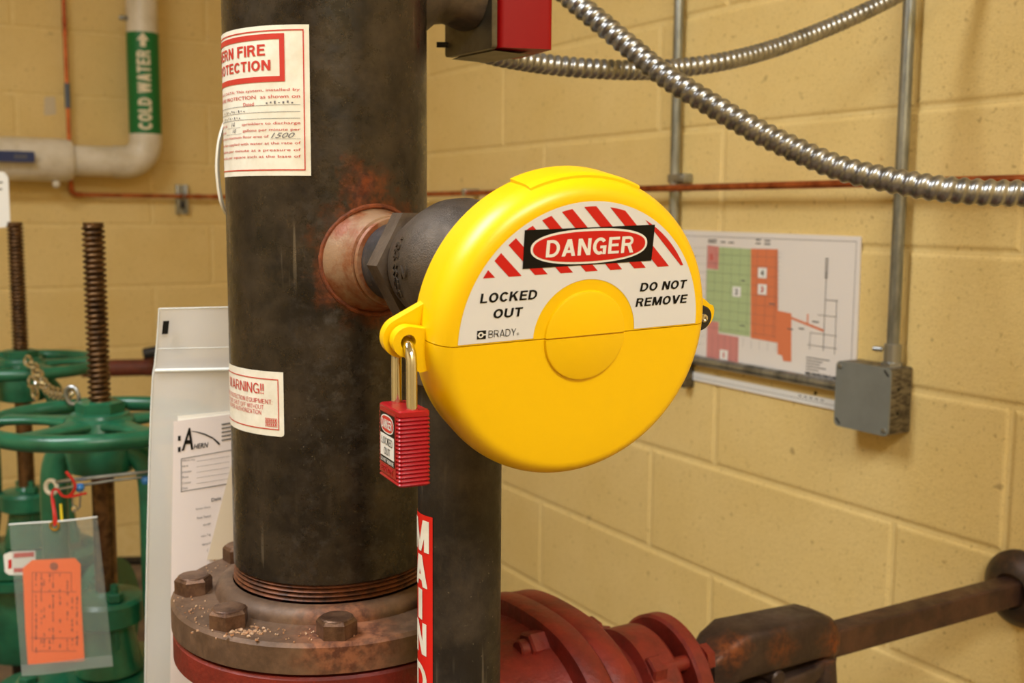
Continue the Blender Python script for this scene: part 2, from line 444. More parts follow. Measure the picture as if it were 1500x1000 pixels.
M['plate'] = simple('dull_steel_plate', (104, 98, 86), .42, .6, (80, 74, 64), 40)
M['mapgreen'] = simple('map_green', (172, 190, 140), .5)
M['mappink'] = simple('map_pink', (206, 134, 128), .5)
M['maporange'] = simple('map_orange', (216, 122, 82), .5)
M['rustpipe'] = simple('rusty_red_pipe', (112, 54, 38), .5, 0, (80, 40, 30), 30)
M['lens'] = simple('lamp_diffuser', (240, 240, 236), .5)

# ------------------------------------------------------------------ room shell
EXT_R, EXT_L = 5.2, 3.6     # lengths of the two walls from the corner
def wall_slab(name, a, b, n, z0, z1, th=.12, m='mortar'):
    a, b = np.array(a, float), np.array(b, float); mb = MB()
    v = [np.array([*p[:2], z]) + n * o for o in (0, th) for p in (a, b) for z in (z0, z1)]
    mb.add(v, [(0, 1, 3, 2), (4, 6, 7, 5), (0, 2, 6, 4), (1, 5, 7, 3), (0, 4, 5, 1), (2, 3, 7, 6)])
    return struct(mb.build(name, M[m], None, angle=0))
REC = .0024       # the joints lie this far behind the block faces
wr = wall_slab('wall_right', onR(-.02, 0, -REC), onR(EXT_R, 0, -REC), NR, 0, CEIL)
wl = wall_slab('wall_left', onL(-.02, 0, -REC), onL(EXT_L, 0, -REC), NL, 0, CEIL)
wall_slab('wall_rear', onR(EXT_R, 0, 0), onR(EXT_R, 0, EXT_L), -NL, 0, CEIL)
wall_slab('wall_side', onL(EXT_L, 0, 0), onL(EXT_L, 0, EXT_R), -NR, 0, CEIL)
for nm, z, m in (('floor', -.05, 'floor'), ('ceiling', CEIL, 'ceiling')):
    mb = MB(); c = (CORNER - NR * EXT_L / 2 - NL * EXT_R / 2)
    mb.box((c[0], c[1], z + .025), NR, NL, UP, EXT_L + .3, EXT_R + .3, .05)
    struct(mb.build(nm, M[m], None, angle=0))

JOINT = .003
_bm = {}
def block_mesh(w, h, T, N_):
    key = (round(w, 4), round(h, 4), tuple(T.round(3)))
    if key not in _bm:
        mb = MB(); hw, hh = w / 2, h / 2; vs = []
        for e, o in ((0, .0024), (.0028, .0020), (.0056, .0006), (.0085, 0)):     # tooled, painted-over joint: a shallow rounded edge
            vs += [T * sx * (hw - e) + UP * sz * (hh - e) + N_ * o for sx, sz in ((-1, -1), (1, -1), (1, 1), (-1, 1))]
        mb.add(vs, [(r * 4 + k, r * 4 + (k + 1) % 4, r * 4 + 4 + (k + 1) % 4, r * 4 + 4 + k) for r in range(3) for k in range(4)] + [(12, 13, 14, 15)])
        me = bpy.data.meshes.new('block'); me.from_pydata(mb.v, [], mb.f)
        bm = bmesh.new(); bm.from_mesh(me); bmesh.ops.recalc_face_normals(bm, faces=bm.faces[:])
        big = max(bm.faces, key=lambda q: q.calc_area())
        if big.normal.dot(Vector(-N_)) < 0: bmesh.ops.reverse_faces(bm, faces=bm.faces[:])
        bm.to_mesh(me); bm.free(); me.materials.append(M['wall']); _bm[key] = me
    return _bm[key]
def lay_blocks(wall, place, T, N_, ext, odd0, even0, step, kmin, kmax, smin):
    for k in range(kmin, kmax):
        zt, zb = Z0 - k * COURSE, Z0 - (k + 1) * COURSE
        if zb + ZC < 0: zb = -ZC
        if zt + ZC > CEIL: zt = CEIL - ZC
        s0 = odd0 if k % 2 else even0
        js = [0] + [s0 + step * i for i in range(-6, 12) if .05 < s0 + step * i < ext - .05] + [ext]
        for a, b in zip(js[:-1], js[1:]):
            if b < smin: continue
            o = bpy.data.objects.new('block', block_mesh(b - a - JOINT, zt - zb - JOINT, T, N_)); C.objects.link(o)
            o.parent = wall; o.location = tuple(place((a + b) / 2, (zt + zb) / 2) + N_ * random.uniform(-.0004, .0004))
lay_blocks(wr, onR, NL, NR, EXT_R, 1.498, 1.682, .588, -7, 6, 0)
lay_blocks(wl, onL, NR, NL, EXT_L, .289, .485, .597, -7, 6, 0)

# ------------------------------------------------------------------ riser pipe
RX, RY, RR = -.1575, .93, .0841
RW = nrm((-RX, -RY, 0)); RRT = np.array([-RW[1], RW[0], 0.])
if RRT[0] < 0: RRT = -RRT
def pole_map(cx, cy, R, w, rgt, phi0, ztop):
    """u runs to the viewer's right round a vertical pipe from angle phi0, v runs up from ztop"""
    def fn(u, v, d):
        a = phi0 + u / R
        return np.array([cx, cy, 0]) + (w * math.cos(a) + rgt * math.sin(a)) * (R + d) + UP * (ztop + v + ZC)
    return fn
AV = nrm((.1205, -.163, 0)); ZV = -.038      # axis of the drain valve
WELD = V(RX, RY, ZV) + AV * .085
M['riser'] = steel('black_riser_steel', (34, 29, 26), (72, 62, 52), [(WELD, .036, .058), (WELD + np.array([-.012, 0, .055]), .004, .026)], (.22, .46), .45, rust_cols=((124, 62, 28), (74, 36, 20)))
M['drain'] = steel('black_drain_steel', (34, 29, 26), (72, 62, 52), [], (.4, .62), .3)
riser = thing('riser_pipe', V(RX, RY, -.31), 'thick black steel riser pipe with red and white labels rising from bolted flange', 'pipe')
mb = MB(); mb.lathe(V(RX, RY, -.3), UP, [(RR - .001, 0), (RR, .001), (RR, .3), (RR, CEIL - ZC + .3)], 96); mb.build('barrel', M['riser'], riser)
M['thread'] = simple('rusty_thread', (122, 70, 40), .5, .4, (60, 38, 26), 90)
for k in range(4):
    mb = MB(); z = -.3015 - k * .0036; r = RR - .0014 + k * .0004
    mb.lathe(V(RX, RY, z - .002), UP, [(r - .003, 0), (r - .0006, .0006), (r + .0008, .0018), (r - .0006, .003), (r - .003, .0036)], 96); mb.build('thread', M['thread'], riser)
M['weld'] = simple('rusty_weld_fitting', (150, 118, 90), .5, .15, (128, 66, 28), 24, .45, .6, bump=.35)
M['weldrust'] = simple('weld_bead_rust', (132, 66, 30), .8, .1, (70, 34, 18), 70, bump=.8, bscale=220)
mb = MB(); o = V(RX, RY, ZV)
mb.lathe(o + AV * .06, AV, [(.043, 0), (.0425, .020), (.0395, .027), (.0375, .034), (.0365, .044), (.0355, .047), (.032, .048), (.029, .044)], 64); mb.build('weld_outlet', M['weld'], riser)
mb = MB(); n = 90; pts = []
for k in range(n):      # bead where the fitting meets the round pipe
    t = 2 * PI * k / n; r = .0430 + .00012 * math.sin(k * 2.1)
    side = np.cross(AV, UP)
    h = r * math.cos(t); p = o + side * h + UP * r * math.sin(t)
    pts.append(p + AV * (math.sqrt(RR ** 2 - h * h)))
mb.tube(pts, [.0021 + .00015 * math.sin(k * 1.7) for k in range(n)], 8, closed=True); mb.build('weld_bead', M['weldrust'], riser)

# hydraulic data label
fn = pole_map(RX, RY, RR, RW, RRT, -.148, .141); ST = .006
hl = MB().rect(-.135, -.1135, 0, 0, fn, .0004, ST).build('hydraulic_label', M['cream'], riser, label='white label with red framed lettering')
mb = MB(); mb.outline(-.131, -.1095, -.004, -.0035, .0009, fn, .0007, ST); mb.outline(-.128, -.0422, -.0193, -.0062, .0042, fn, .0007, ST)
mb.text('AHERN FIRE', (-.122, -.0222, -.0359, -.0138), fn, .0007, ST, .2); mb.text('PROTECTION', (-.118, -.0335, -.0313, -.0256), fn, .0007, ST, .2)
mb.build('red_print', M['redink2'], hl, 0)
mb = MB()
for y, s, x1 in ((.0486, 'HYDRAULIC DATA: This system, installed by', -.0075), (.0533, 'AHERN FIRE PROTECTION  as shown on', -.0075), (.0584, 'plan no.', -.109), (.0584, 'Dated', -.048),
              (.0738, 'sprinklers to discharge', -.0075), (.0738, 'is designed for #', -.089), (.0787, 'gallons per minute per', -.0075), (.0787, 'at a density of', -.092), (.0836, 'square foot over a maximum floor area of', -.034),
              (.0889, 'square feet when supplied with water at the rate of', -.0075), (.0941, 'gallons per minute at a pressure of', -.0075), (.099, 'pounds per square inch at the base of', -.0075), (.105, 'riser.', -.112)):
    w = {'Dated': .012, 'riser.': .012, 'plan no.': .014}.get(s, None)
    if s.startswith(('HYD', 'AHERN', 'square')): w = x1 + .126
    if s.startswith('sprink'): w = .055
    if s.startswith('gallons per minute per'): w = .054
    if s.startswith('gallons per minute at'): w = .098
    if s.startswith('pounds'): w = .1
    if s.startswith(('is', 'at')): w = x1 + .127
    mb.text(s, (x1 - w, -y - .0013, x1, -y + .0014), fn, .0007, ST, .003)
mb.build('body_print', M['redink2'], hl, 0)
mb = MB()
for y in (.0596, .0648, .0697): mb.rect(-.126, -y - .0003, -.0075, -y, fn, .0007, ST)
for x0, x1, y in ((-.088, -.064, .0755), (-.091, -.063, .0804), (-.033, -.0075, .0853)): mb.rect(x0, -y - .0002, x1, -y, fn, .0007, ST)
mb.text('14', (-.079, -.0748, -.073, -.0712), fn, .0007, ST, 0, .3); mb.text('10', (-.077, -.0796, -.071, -.0765), fn, .0007, ST, 0, .3)
mb.text('1500', (-.032, -.0847, -.012, -.0808), fn, .0007, ST, 0, .4)
for k in range(11): mb.rect(-.06 - k * .0036, -.0640 + .0006 * (k % 2), -.0585 - k * .0036, -.0632 + .0005 * (k % 3), fn, .0007)
for k in range(9): mb.rect(-.066 - k * .0037, -.0690 + .0006 * (k % 2), -.0648 - k * .0037, -.0680 + .0004 * (k % 3), fn, .0007)
for k in range(7): mb.rect(-.036 + k * .0036, -.0588 + .0005 * (k % 2), -.0345 + k * .0036, -.0576 + .0005 * (k % 3), fn, .0007)
mb.build('handwriting', M['pencil'], hl, 0)

# warning label
fn = pole_map(RX, RY, RR, RW, RRT, -.445, -.1262)
wlb = MB().poly([(-.092, 0), (0, 0), (0, -.0495), (-.0006, -.0512), (-.0025, -.052), (-.092, -.052)][::-1], fn, .0004, ST).build('warning_label', M['cream'], riser, label='small white label with thin red border')
mb = MB(); mb.outline(-.089, -.0468, -.0043, -.0058, .0008, fn, .0007, ST)
mb.text('WARNING!!', (-.0755, -.0186, -.0185, -.0102), fn, .0007, ST, .13)
mb.text('FIRE PROTECTION EQUIPMENT:', (-.084, -.0264, -.0101, -.0226), fn, .0007, ST, .13)
mb.text('DO NOT SHUT OFF WITHOUT', (-.080, -.0312, -.019, -.0276), fn, .0007, ST, .12)
mb.text('PROPER AUTHORIZATION', (-.077, -.0356, -.0215, -.032), fn, .0007, ST, .12)
mb.outline(-.0175, -.0444, -.006, -.0412, .0004, fn, .0007, ST); mb.outline(-.0175, -.0408, -.006, -.0376, .0004, fn, .0007, ST)
for k in range(5): mb.rect(-.0162 + k * .002, -.0401, -.015 + k * .002, -.0384, fn, .0007); mb.rect(-.0162 + k * .002, -.0436, -.015 + k * .002, -.042, fn, .0007)
mb.build('red_print', M['redink2'], wlb, 0)

# ------------------------------------------------------------------ riser flange
FZ = -.327
M['flange'] = steel('rusty_flange_iron', (92, 70, 54), (134, 104, 82), [(V(RX + .03, RY - .115, FZ), .02, .05)], (.45, .7), .25, False, ((150, 96, 66), (96, 56, 38)))
M['bolt'] = simple('rusty_bolt_steel', (122, 92, 72), .4, .55, (74, 50, 38), 60, bump=.3)
M['flake'] = simple('rust_flakes', (170, 120, 84), .5, .3, (220, 190, 160), 150)
fl = thing('pipe_flange', V(RX, RY, FZ - .0265), 'round rusty brown bolted flange at the foot of the riser pipe', 'flange')
MB().lathe(V(RX, RY, FZ - .0255), UP, [(RR + .001, 0), (.1345, 0), (.137, .0015), (.137, .0225), (.1345, .0255), (.112, .0255), (.107, .0265), (RR + .001, .0265)], 96, closed_prof=True).build('flange_disc', M['flange'], fl)
MB().lathe(V(RX, RY, FZ), UP, [(RR + .0012, 0), (.1005, 0), (.1, .004), (.0975, .0085), (.0935, .0115), (.0895, .0125), (RR + .0012, .0125)], 96, closed_prof=True).build('hub', M['flange'], fl)
for k in range(8):
    a = math.radians(-79 + 45 * k); p = V(RX + .1185 * math.cos(a), RY + .1185 * math.sin(a), FZ - .001)
    mb = MB(); mb.hexp(p, UP, .0160, .0152, a + .35 + .5 * k, .18); mb.lathe(p + UP * .0151, UP, [(.0132, 0), (.0118, .0008), (0, .001)], 20)
    mb.build('bolt', M['bolt'], fl, 18)
mb = MB()
for k in range(170):
    if k < 60: x, y = RX - .055 + random.gauss(0, .012), RY - .114 + random.gauss(0, .0055)
    else:
        a = random.uniform(PI * .85, PI * 1.6); r = random.uniform(.1085, .135); x, y = RX + r * math.cos(a), RY + r * math.sin(a)
    s = random.uniform(.0007, .0022) if k < 60 else random.uniform(.0004, .001)
    q = [np.array([math.cos(t), math.sin(t), 0]) for t in [random.uniform(0, 6.3)] for t in (t, t + 1.6, t + 3.1, t + 4.7)]
    b = V(x, y, FZ + .0003); mb.add([b + w * s for w in q] + [b + w * s * .8 + UP * random.uniform(.0005, .0014) for w in q], [(4, 5, 6, 7), (0, 1, 5, 4), (1, 2, 6, 5), (2, 3, 7, 6), (3, 0, 4, 7)])
mb.build('rust_flakes', M['flake'], fl, 0, kind='stuff')

# ------------------------------------------------------------------ red gate valve under the riser
GZ = -.4935
def gx(t, lat=0, z=0): return V(RX, RY, GZ + z) + NR * t - NL * .02 + NL * lat
gv = thing('red_gate_valve', V(RX, RY, GZ - .18), 'dark red cast iron gate valve with oval bonnet under the rusty flange', 'valve')
MB().lathe(V(RX, RY, FZ - .0520), UP, [(.06, 0), (.133, 0), (.136, .002), (.136, .0225), (.134, .0245), (.06, .0245)], 96, closed_prof=True).build('top_flange', M['redpaint'], gv)
mb = MB()
mb.lathe(V(RX, RY, GZ - .16), UP, [(.13, 0), (.13, .02), (.09, .035), (.085, .08), (.088, .13), (.087, .20), (.088, .225), (.094, .279)], 64)
mb.build('body', M['redpaint'], gv)
def sup(a, b, e, n=72):
    out = []
    for k in range(n):
        t = 2 * PI * k / n; c, s = math.cos(t), math.sin(t)
        out.append((math.copysign(abs(c) ** (2 / e), c) * a, math.copysign(abs(s) ** (2 / e), s) * b))
    return out
gfn = lambda x, y, d: gx(d, x, y)
mb = MB(); rows = [(.05, .094, .085), (.12, .10, .09), (.165, .108, .094), (.187, .116, .1)]
prev = None
vs = []; fs = []
for i, (t, a, b) in enumerate(rows):
    vs += [gx(t, x, y) for x, y in sup(a, b, 2.4)]
    if i: fs += [((i - 1) * 72 + k, (i - 1) * 72 + (k + 1) % 72, i * 72 + (k + 1) % 72, i * 72 + k) for k in range(72)]
mb.add(vs, fs).build('bonnet_neck', M['redpaint'], gv)
def oval_flange(name, t0, t1, a, b):
    mb = MB(); vs = []; fs = []
    for i, (t, q) in enumerate(((t0, .94), (t0, .985), (t0 + .003, 1), (t1 - .003, 1), (t1, .985))):
        vs += [gx(t, x, y) for x, y in sup(a * q, b * q, 2.5)]
        if i: fs += [((i - 1) * 72 + k, (i - 1) * 72 + (k + 1) % 72, i * 72 + (k + 1) % 72, i * 72 + k) for k in range(72)]
    fs += [tuple(range(71, -1, -1)), tuple(range(4 * 72, 5 * 72))]
    mb.add(vs, fs).build(name, M['redpaint'], gv)
oval_flange('body_flange', .186, .2105, .142, .1155)
oval_flange('bonnet_flange', .2125, .238, .140, .1135)
for k in range(8):
    t = 2 * PI * (k + .35) / 8; y, z = .122 * math.cos(t), .094 * math.sin(t)
    mb = MB(); mb.hexp(gx(.186, y, z), -NR, .0165, .017, .3 + k, .12); mb.cyl(gx(.160, y, z), gx(.249, y, z), .0098, 16, .0015); mb.hexp(gx(.238, y, z), NR, .0165, .012, .2 + k)
    mb.build('flange_bolt', M['redpaint'], gv)
mb = MB(); mb.lathe(gx(.237), NR, [(.092, 0), (.085, .012), (.064, .03), (.058, .046), (.058, .06), (.069, .064), (.069, .098), (.066, .102), (.03, .102)], 64); mb.build('bonnet', M['redpaint'], gv)
MB().lathe(gx(.352), NR, [(.02, 0), (.072, 0), (.075, .003), (.075, .016), (.072, .019), (.02, .019)], 72, closed_prof=True).build('gland_flange', M['redpaint'], gv)
for k in range(4):
    t = 2.37 + k * PI / 2; y, z = .062 * math.cos(t), .062 * math.sin(t)
    mb = MB(); mb.cyl(gx(.30, y, z), gx(.385, y, z), .0075, 16, .001); mb.hexp(gx(.318, y, z), -NR, .0155, .016, .4 + k); mb.hexp(gx(.371, y, z), NR, .0145, .011, .4 + k); mb.build('gland_stud', M['redpaint'], gv)
mb = MB(); mb.cyl(gx(.30), gx(.4115), .0155, 24); mb.build('stem', M['blackstem'], gv)

# coupling, drive bar and wall collar
M['iron'] = steel('rusty_coupling_iron', (58, 44, 40), (84, 66, 58), [(gx(.43, -.02, .03), .002, .028), (gx(.585, -.03, .01), .0, .03), (gx(.5, -.03, .02), -.01, .026)], (.35, .6), .4, False, ((138, 76, 36), (86, 48, 30)))
cpl = thing('shaft_coupling', gx(.5), 'rust streaked forked coupling joining the red valve to a long bar', 'coupling')
mb = MB()
def loft(mb, rows, n=20):
    """rows of (t, lateral, height, half width, half height, exponent)"""
    vs = []; fs = []
    for i, (t, la, z, a, b, e) in enumerate(rows):
        vs += [gx(t, la + x, z + y) for x, y in sup(a, b, e, n)]
        if i: fs += [((i - 1) * n + k, (i - 1) * n + (k + 1) % n, i * n + (k + 1) % n, i * n + k) for k in range(n)]
    fs += [tuple(range(n - 1, -1, -1)), tuple(range((len(rows) - 1) * n, len(rows) * n))]
    return mb.add(vs, fs)
loft(mb, [(.412, 0, .004, .022, .020, 4), (.43, 0, .013, .028, .026, 5), (.452, 0, .021, .031, .028, 5), (.57, 0, .019, .030, .026, 5), (.586, 0, .014, .028, .025, 5), (.6, 0, .006, .022, .018, 4)], 36)
mb.build('upper_fork', M['iron'], cpl)
mb = MB(); loft(mb, [(.412, 0, -.016, .026, .016, 3), (.43, 0, -.026, .027, .014, 4), (.47, 0, -.032, .027, .012, 4), (.56, 0, -.026, .025, .012, 4), (.598, 0, -.012, .02, .012, 4)], 36); mb.build('lower_fork', M['iron'], cpl)
mb = MB(); mb.cyl(gx(.585, -.012, -.012), gx(.585, -.016, -.045), .014, 18, .002); mb.hexp(gx(.585, -.016, -.042), nrm((0, -.3, -1)), .0085, .012); mb.build('set_screw', M['iron'], cpl)
mb = MB(); mb.cyl(gx(.5, -.029, -.014), gx(.5, .029, -.014), .010, 18, .002); mb.build('cross_pin', M['iron'], cpl)
WD = DR - float(np.dot(np.array([RX, RY, 0]) - NL * .02, NR))   # distance along the shaft to the right wall
mb = MB(); loft(mb, [(.575, 0, 0, .0155, .0165, 9), (WD + .04, 0, 0, .0155, .0165, 9)], 40)
mb.build('drive_bar', steel('rusty_bar_steel', (66, 46, 38), (100, 68, 52), [], (.35, .6), .35, False), None, 20)
tag(bpy.data.objects['drive_bar'], 'long square rusty steel bar running from the coupling to the block wall', 'bar')
M['collar'] = simple('black_cast_collar', (52, 44, 38), .4, .4, (84, 62, 48), 50, bump=.3)
wc = thing('wall_collar', gx(WD), 'dark domed cast collar where the square bar enters the block wall', 'collar')
MB().lathe(gx(WD - .001), -NR, [(.052, 0), (.052, .006), (.046, .013), (.036, .022), (.024, .026), (.023, .02)], 48).build('dome', M['collar'], wc)
for k in range(3):
    t = 2.2 + k * 2 * PI / 3; mb = MB(); mb.lathe(gx(WD - .005, .043 * math.cos(t), .043 * math.sin(t)), -NR, [(.006, 0), (.0055, .003), (.0, .0045)], 14); mb.build('screw', M['zinc'], wc)

# ------------------------------------------------------------------ drain valve and drain pipe
M['valve'] = steel('cast_drain_valve', (72, 62, 54), (108, 96, 84), [(V(RX, RY, ZV) + AV * .13, .018, .034)], (.35, .55), .45, False, ((120, 76, 44), (84, 54, 36)), 800, .5)
M['nipple'] = steel('nipple_steel', (54, 52, 54), (92, 90, 92), [], (.3, .5), .5, True)
M['hex'] = simple('worn_hex_steel', (112, 98, 86), .4, .5, (84, 70, 58), 40, bump=.3)
dv = thing('drain_valve', V(-.037, .767, ZV), 'dark cast angle valve with hexagon collar between the riser and the drain pipe', 'valve')
o = V(RX, RY, ZV)
MB().lathe(o + AV * .1085, AV, [(.0302, 0), (.0302, .045)], 48).build('nipple', M['nipple'], dv)
MB().lathe(o + AV * .1085, AV, [(.0302, 0), (.0338, .0005), (.0345, .002), (.0335, .0045), (.0302, .005)], 48).build('thread_ring', M['weld'], dv)
mb = MB(); mb.hexp(o + AV * .146, AV, .0435, .0155, 0, .05); mb.build('hex_collar', M['hex'], dv, 20)
mb = MB(); mb.lathe(o + AV * .16, AV, [(.034, 0), (.0365, .004), (.0395, .012), (.044, .024), (.048, .038), (.0485, .05), (.046, .062), (.0405, .074), (.038, .082), (.0425, .083), (.0425, .098), (.038, .1), (.024, .112), (.016, .12), (.010, .122), (.010, .15)], 64)
mb.build('body', M['valve'], dv)
mb = MB(); mb.lathe(V(-.037, .767, ZV - .02), -UP, [(.034, 0), (.036, .02), (.0385, .034), (.0385, .06), (.036, .062), (.0303, .062)], 48); mb.build('outlet_neck', M['valve'], dv)
mb = MB(); side = np.cross(AV, UP); side = side if side[0] < 0 else -side      # viewer's left of the body
def body_map(u, v, d):       # u along the valve axis, v round the body from its camera side
    prof = [(.16, .034), (.164, .0365), (.172, .0395), (.184, .044), (.198, .048), (.21, .0485)]
    r = float(np.interp(u, [p[0] for p in prof], [p[1] for p in prof])); a = v / .042
    return o + AV * u + (side * math.cos(a) + UP * math.sin(a)) * (r + d)
for s, u0, y0, y1 in (('600 WOG', .1865, -.017, .020), ('125 WSP', .1935, -.019, .018), ('2', .2030, -.002, .006)):
    v2, f2 = text2d(s, (y0, u0, y1, u0 + (.0042 if s != '2' else .0075)), .012)
    mb.raised([(y, -x) for x, y in v2], f2, body_map, -.0005, .0012)
mb.build('cast_lettering', M['valve'], dv, 0)

DX, DY, DRD = -.037, .767, .0302
dw = nrm((-DX, -DY, 0)); drt = np.array([-dw[1], dw[0], 0.])
if drt[0] < 0: drt = -drt
dp = thing('drain_pipe', V(DX, DY, -ZC), 'slim black drain pipe with a red MAIN DRAIN label', 'pipe')
MB().lathe(V(DX, DY, -ZC), UP, [(DRD, 0), (DRD, ZC - .098)], 64).build('barrel', M['drain'], dp)
fn = pole_map(DX, DY, DRD, dw, drt, -1.16, -.2125); ST = .003
ml = MB().rect(-.0148, -.275, .0148, 0, fn, .0004, ST).build('main_drain_label', M['redlabel'], dp, label='red label with white capitals')
mb = MB(); y = -.0038
for ch, hw, h, gap in (('M', .0116, .0232, .003), ('A', .0100, .0232, .002), ('I', .0036, .0225, .002), ('N', .0088, .0238, .0075), ('D', .0090, .0236, .003), ('R', .0090, .0234, .003), ('A', .0100, .0234, .003), ('I', .0036, .0234, .003), ('N', .0088, .0234, .003)):
    mb.text(ch, (-hw, y - h, hw, y), fn, .0007, ST, .21); y -= h + gap
mb.build('lettering', M['cream'], ml, 0)

# ------------------------------------------------------------------ yellow valve lockout
LC = V(.0431373, .66, -.0738239); LN = nrm((.43347578, -.88213955, -.18419707)); LU = nrm((.9001376, .43359874, .04176641)); LV = np.cross(LN, LU)
lk = lambda x, y, d: LC + LU * x + LV * y + LN * d
lo = thing('valve_lockout', lk(0, -.096, -.02), 'round yellow plastic clamshell lockout closed over the drain valve handwheel', 'lockout')
RF, RO, FD, TH = .0832, .0962, .020, .040
arc = [(RF + (RO - RF) * math.sin(a), -FD * (1 - math.cos(a))) for a in np.linspace(0, PI / 2, 12)]
prof = [(.0, 0), (RF - .02, 0)] + arc + [(RO - .0008, -TH + .002), (RO - .003, -TH), (.055, -TH), (.055, -TH + .003), (RO - .006, -TH + .003), (RO - .004, -FD), (RF - .003, -.006), (RF - .006, -.003), (0, -.003)]
GAP = .0007
def half_shell(name, sgn):
    seg = 64; vs = []; P = len(prof)
    for i in range(seg + 1):
        t = PI * i / seg * sgn; c, s = math.cos(t), math.sin(t)
        vs += [lk(r * c, max(abs(r * s), 0) * sgn + GAP * .5 * sgn, d) for r, d in prof]
    fs = [(i * P + k, (i + 1) * P + k, (i + 1) * P + (k + 1) % P, i * P + (k + 1) % P) for i in range(seg) for k in range(P)]
    fs += [tuple(range(P)), tuple(range(seg * P, seg * P + P))]
    return MB().add(vs, fs).build(name, M['yellow'], lo, 40)
us, ls = half_shell('upper_shell', 1), half_shell('lower_shell', -1)
for par, sgn in ((us, 1), (ls, -1)):      # raised round boss, half on each shell
    pr = [(0, .0018), (.0262, .0018), (.0275, .0012), (.028, 0), (.028, -.001), (0, -.001)]; vs = []; P = len(pr); off = -.0012 if sgn < 0 else 0
    for i in range(33):
        t = PI * i / 32 * sgn; vs += [lk(.0015 + r * math.cos(t), r * math.sin(t) + .0005 * sgn, d + (.0006 if sgn < 0 else 0)) for r, d in pr]
    fs = [(i * P + k, (i + 1) * P + k, (i + 1) * P + (k + 1) % P, i * P + (k + 1) % P) for i in range(32) for k in range(P)] + [tuple(range(P)), tuple(range(32 * P, 33 * P))]
    MB().add(vs, fs).build('boss', M['yellow'], par, 40)
mb = MB(); vs = []; A0, A1, n = math.radians(66), math.radians(112), 24     # raised pad on the top of the rim
pr = [(RO - .005, -.0108), (RO + .0002, -.011), (RO + .0012, -.0125), (RO + .0018, -.017), (RO + .0018, -.037), (RO - .002, -.0385)]; P = len(pr)
for i in range(n + 1):
    t = A0 + (A1 - A0) * i / n; vs += [lk(r * math.cos(t), r * math.sin(t), d) for r, d in pr]
mb.add(vs, [(i * P + k, (i + 1) * P + k, (i + 1) * P + (k + 1) % P, i * P + (k + 1) % P) for i in range(n) for k in range(P)] + [tuple(range(P)), tuple(range(n * P, n * P + P))]).build('rim_pad', M['yellow'], us, 30)
HC = (-.1063, -.0005)
def arcp(c, r, a0, a1, n=14): return [(c[0] + r * math.cos(math.radians(a0 + (a1 - a0) * k / n)), c[1] + r * math.sin(math.radians(a0 + (a1 - a0) * k / n))) for k in range(n + 1)]
MB().ringplate(HC, .0046, arcp(HC, .0125, 112, 262) + [(-.0925, -.0105), (-.0885, .0222)], lk, -.034, -.0275).build('hasp_tab', M['yellow'], us, 30)
mb = MB(); mb.ringplate(HC, .0046, arcp(HC, .0094, 70, 262) + [(-.1, -.0205), (-.0905, -.019), (-.0905, .006)], lk, -.0255, -.0185)
mb.build('hasp_tab', M['yellow'], ls, 30)
MB().prism([(.092, .0165), (.0975, .0145), (.106, .009), (.111, .005)] + arcp((.1035, -.0012), .0112, 30, -110, 14) + [(.09, -.0115)], lk, -.030, -.023).build('hinge_ear', M['yellow'], us, 30)
mb = MB(); mb.lathe(lk(.1022, -.0030, -.0235), LN, [(.0086, 0), (.0086, .003), (.0078, .004), (0, .004)], 40); wsh = mb.build('hinge_washer', M['rubber'], lo)
mb = MB(); mb.lathe(lk(.1035, -.0026, -.0200), LN, [(.0033, 0), (.0033, .0012), (.0026, .0022), (.0016, .0024), (.0014, .0012), (0, .0012)], 28); mb.build('screw', M['chrome'], wsh)

# danger label on the upper shell
LR, LI, LB = .0828, .0354, .0012
pts = [(LR * math.cos(t), LR * math.sin(t)) for t in np.linspace(math.asin(LB / LR), PI - math.asin(LB / LR), 64)]
inn = [(.0012 + LI * math.cos(t), LI * math.sin(t)) for t in np.linspace(PI - math.asin(LB / LI), math.asin(LB / LI), 40)]
mb = MB(); n = 64; vs = []
for k in range(n + 1):
    f = k / n; a = math.asin(LB / LR) + (PI - 2 * math.asin(LB / LR)) * f; b = math.asin(LB / LI) + (PI - 2 * math.asin(LB / LI)) * f
    vs += [lk(LR * math.cos(a), LR * math.sin(a), .0003), lk(.0012 + LI * math.cos(b), LI * math.sin(b), .0003)]
dl_ = mb.add(vs, [(2 * k, 2 * k + 2, 2 * k + 3, 2 * k + 1) for k in range(n)]).build('danger_label', simple('grey_white_vinyl', (222, 222, 226), .4), us, 0, label='white arched DANGER label with red slanted stripes')
def clip(poly, px, py, nx, ny):
    out = []
    for i in range(len(poly)):
        a, b = poly[i], poly[(i + 1) % len(poly)]
        da, db = (a[0] - px) * nx + (a[1] - py) * ny, (b[0] - px) * nx + (b[1] - py) * ny
        if da >= 0: out.append(a)
        if da * db < 0: f = da / (da - db); out.append((a[0] + (b[0] - a[0]) * f, a[1] + (b[1] - a[1]) * f))
    return out
reg = [p for p in [(.0798 * math.cos(t), .0798 * math.sin(t)) for t in np.linspace(0, PI, 80)] if p[1] > .0403]
y0 = .0403; xe = math.sqrt(.0798 ** 2 - y0 ** 2); reg = [(xe, y0)] + reg + [(-xe, y0)]
for k in range(9):
    xb = -.0695 + k * .01706; sl = -.975        # foot of each stripe on the base line, leaning left
    q = clip(clip(reg, xb, y0, .716, .698), xb + .0083, y0, -.716, -.698)
    if len(q) > 2: MB().poly(q, lk, .0005).build('red_stripe', M['redink'], dl_, 0)
mb = MB(); mb.poly([(-.0439, .0444), (.0447, .0446), (.0450, .0671), (-.0438, .0674)], lk, .0007).build('black_panel', M['black'], dl_, 0)
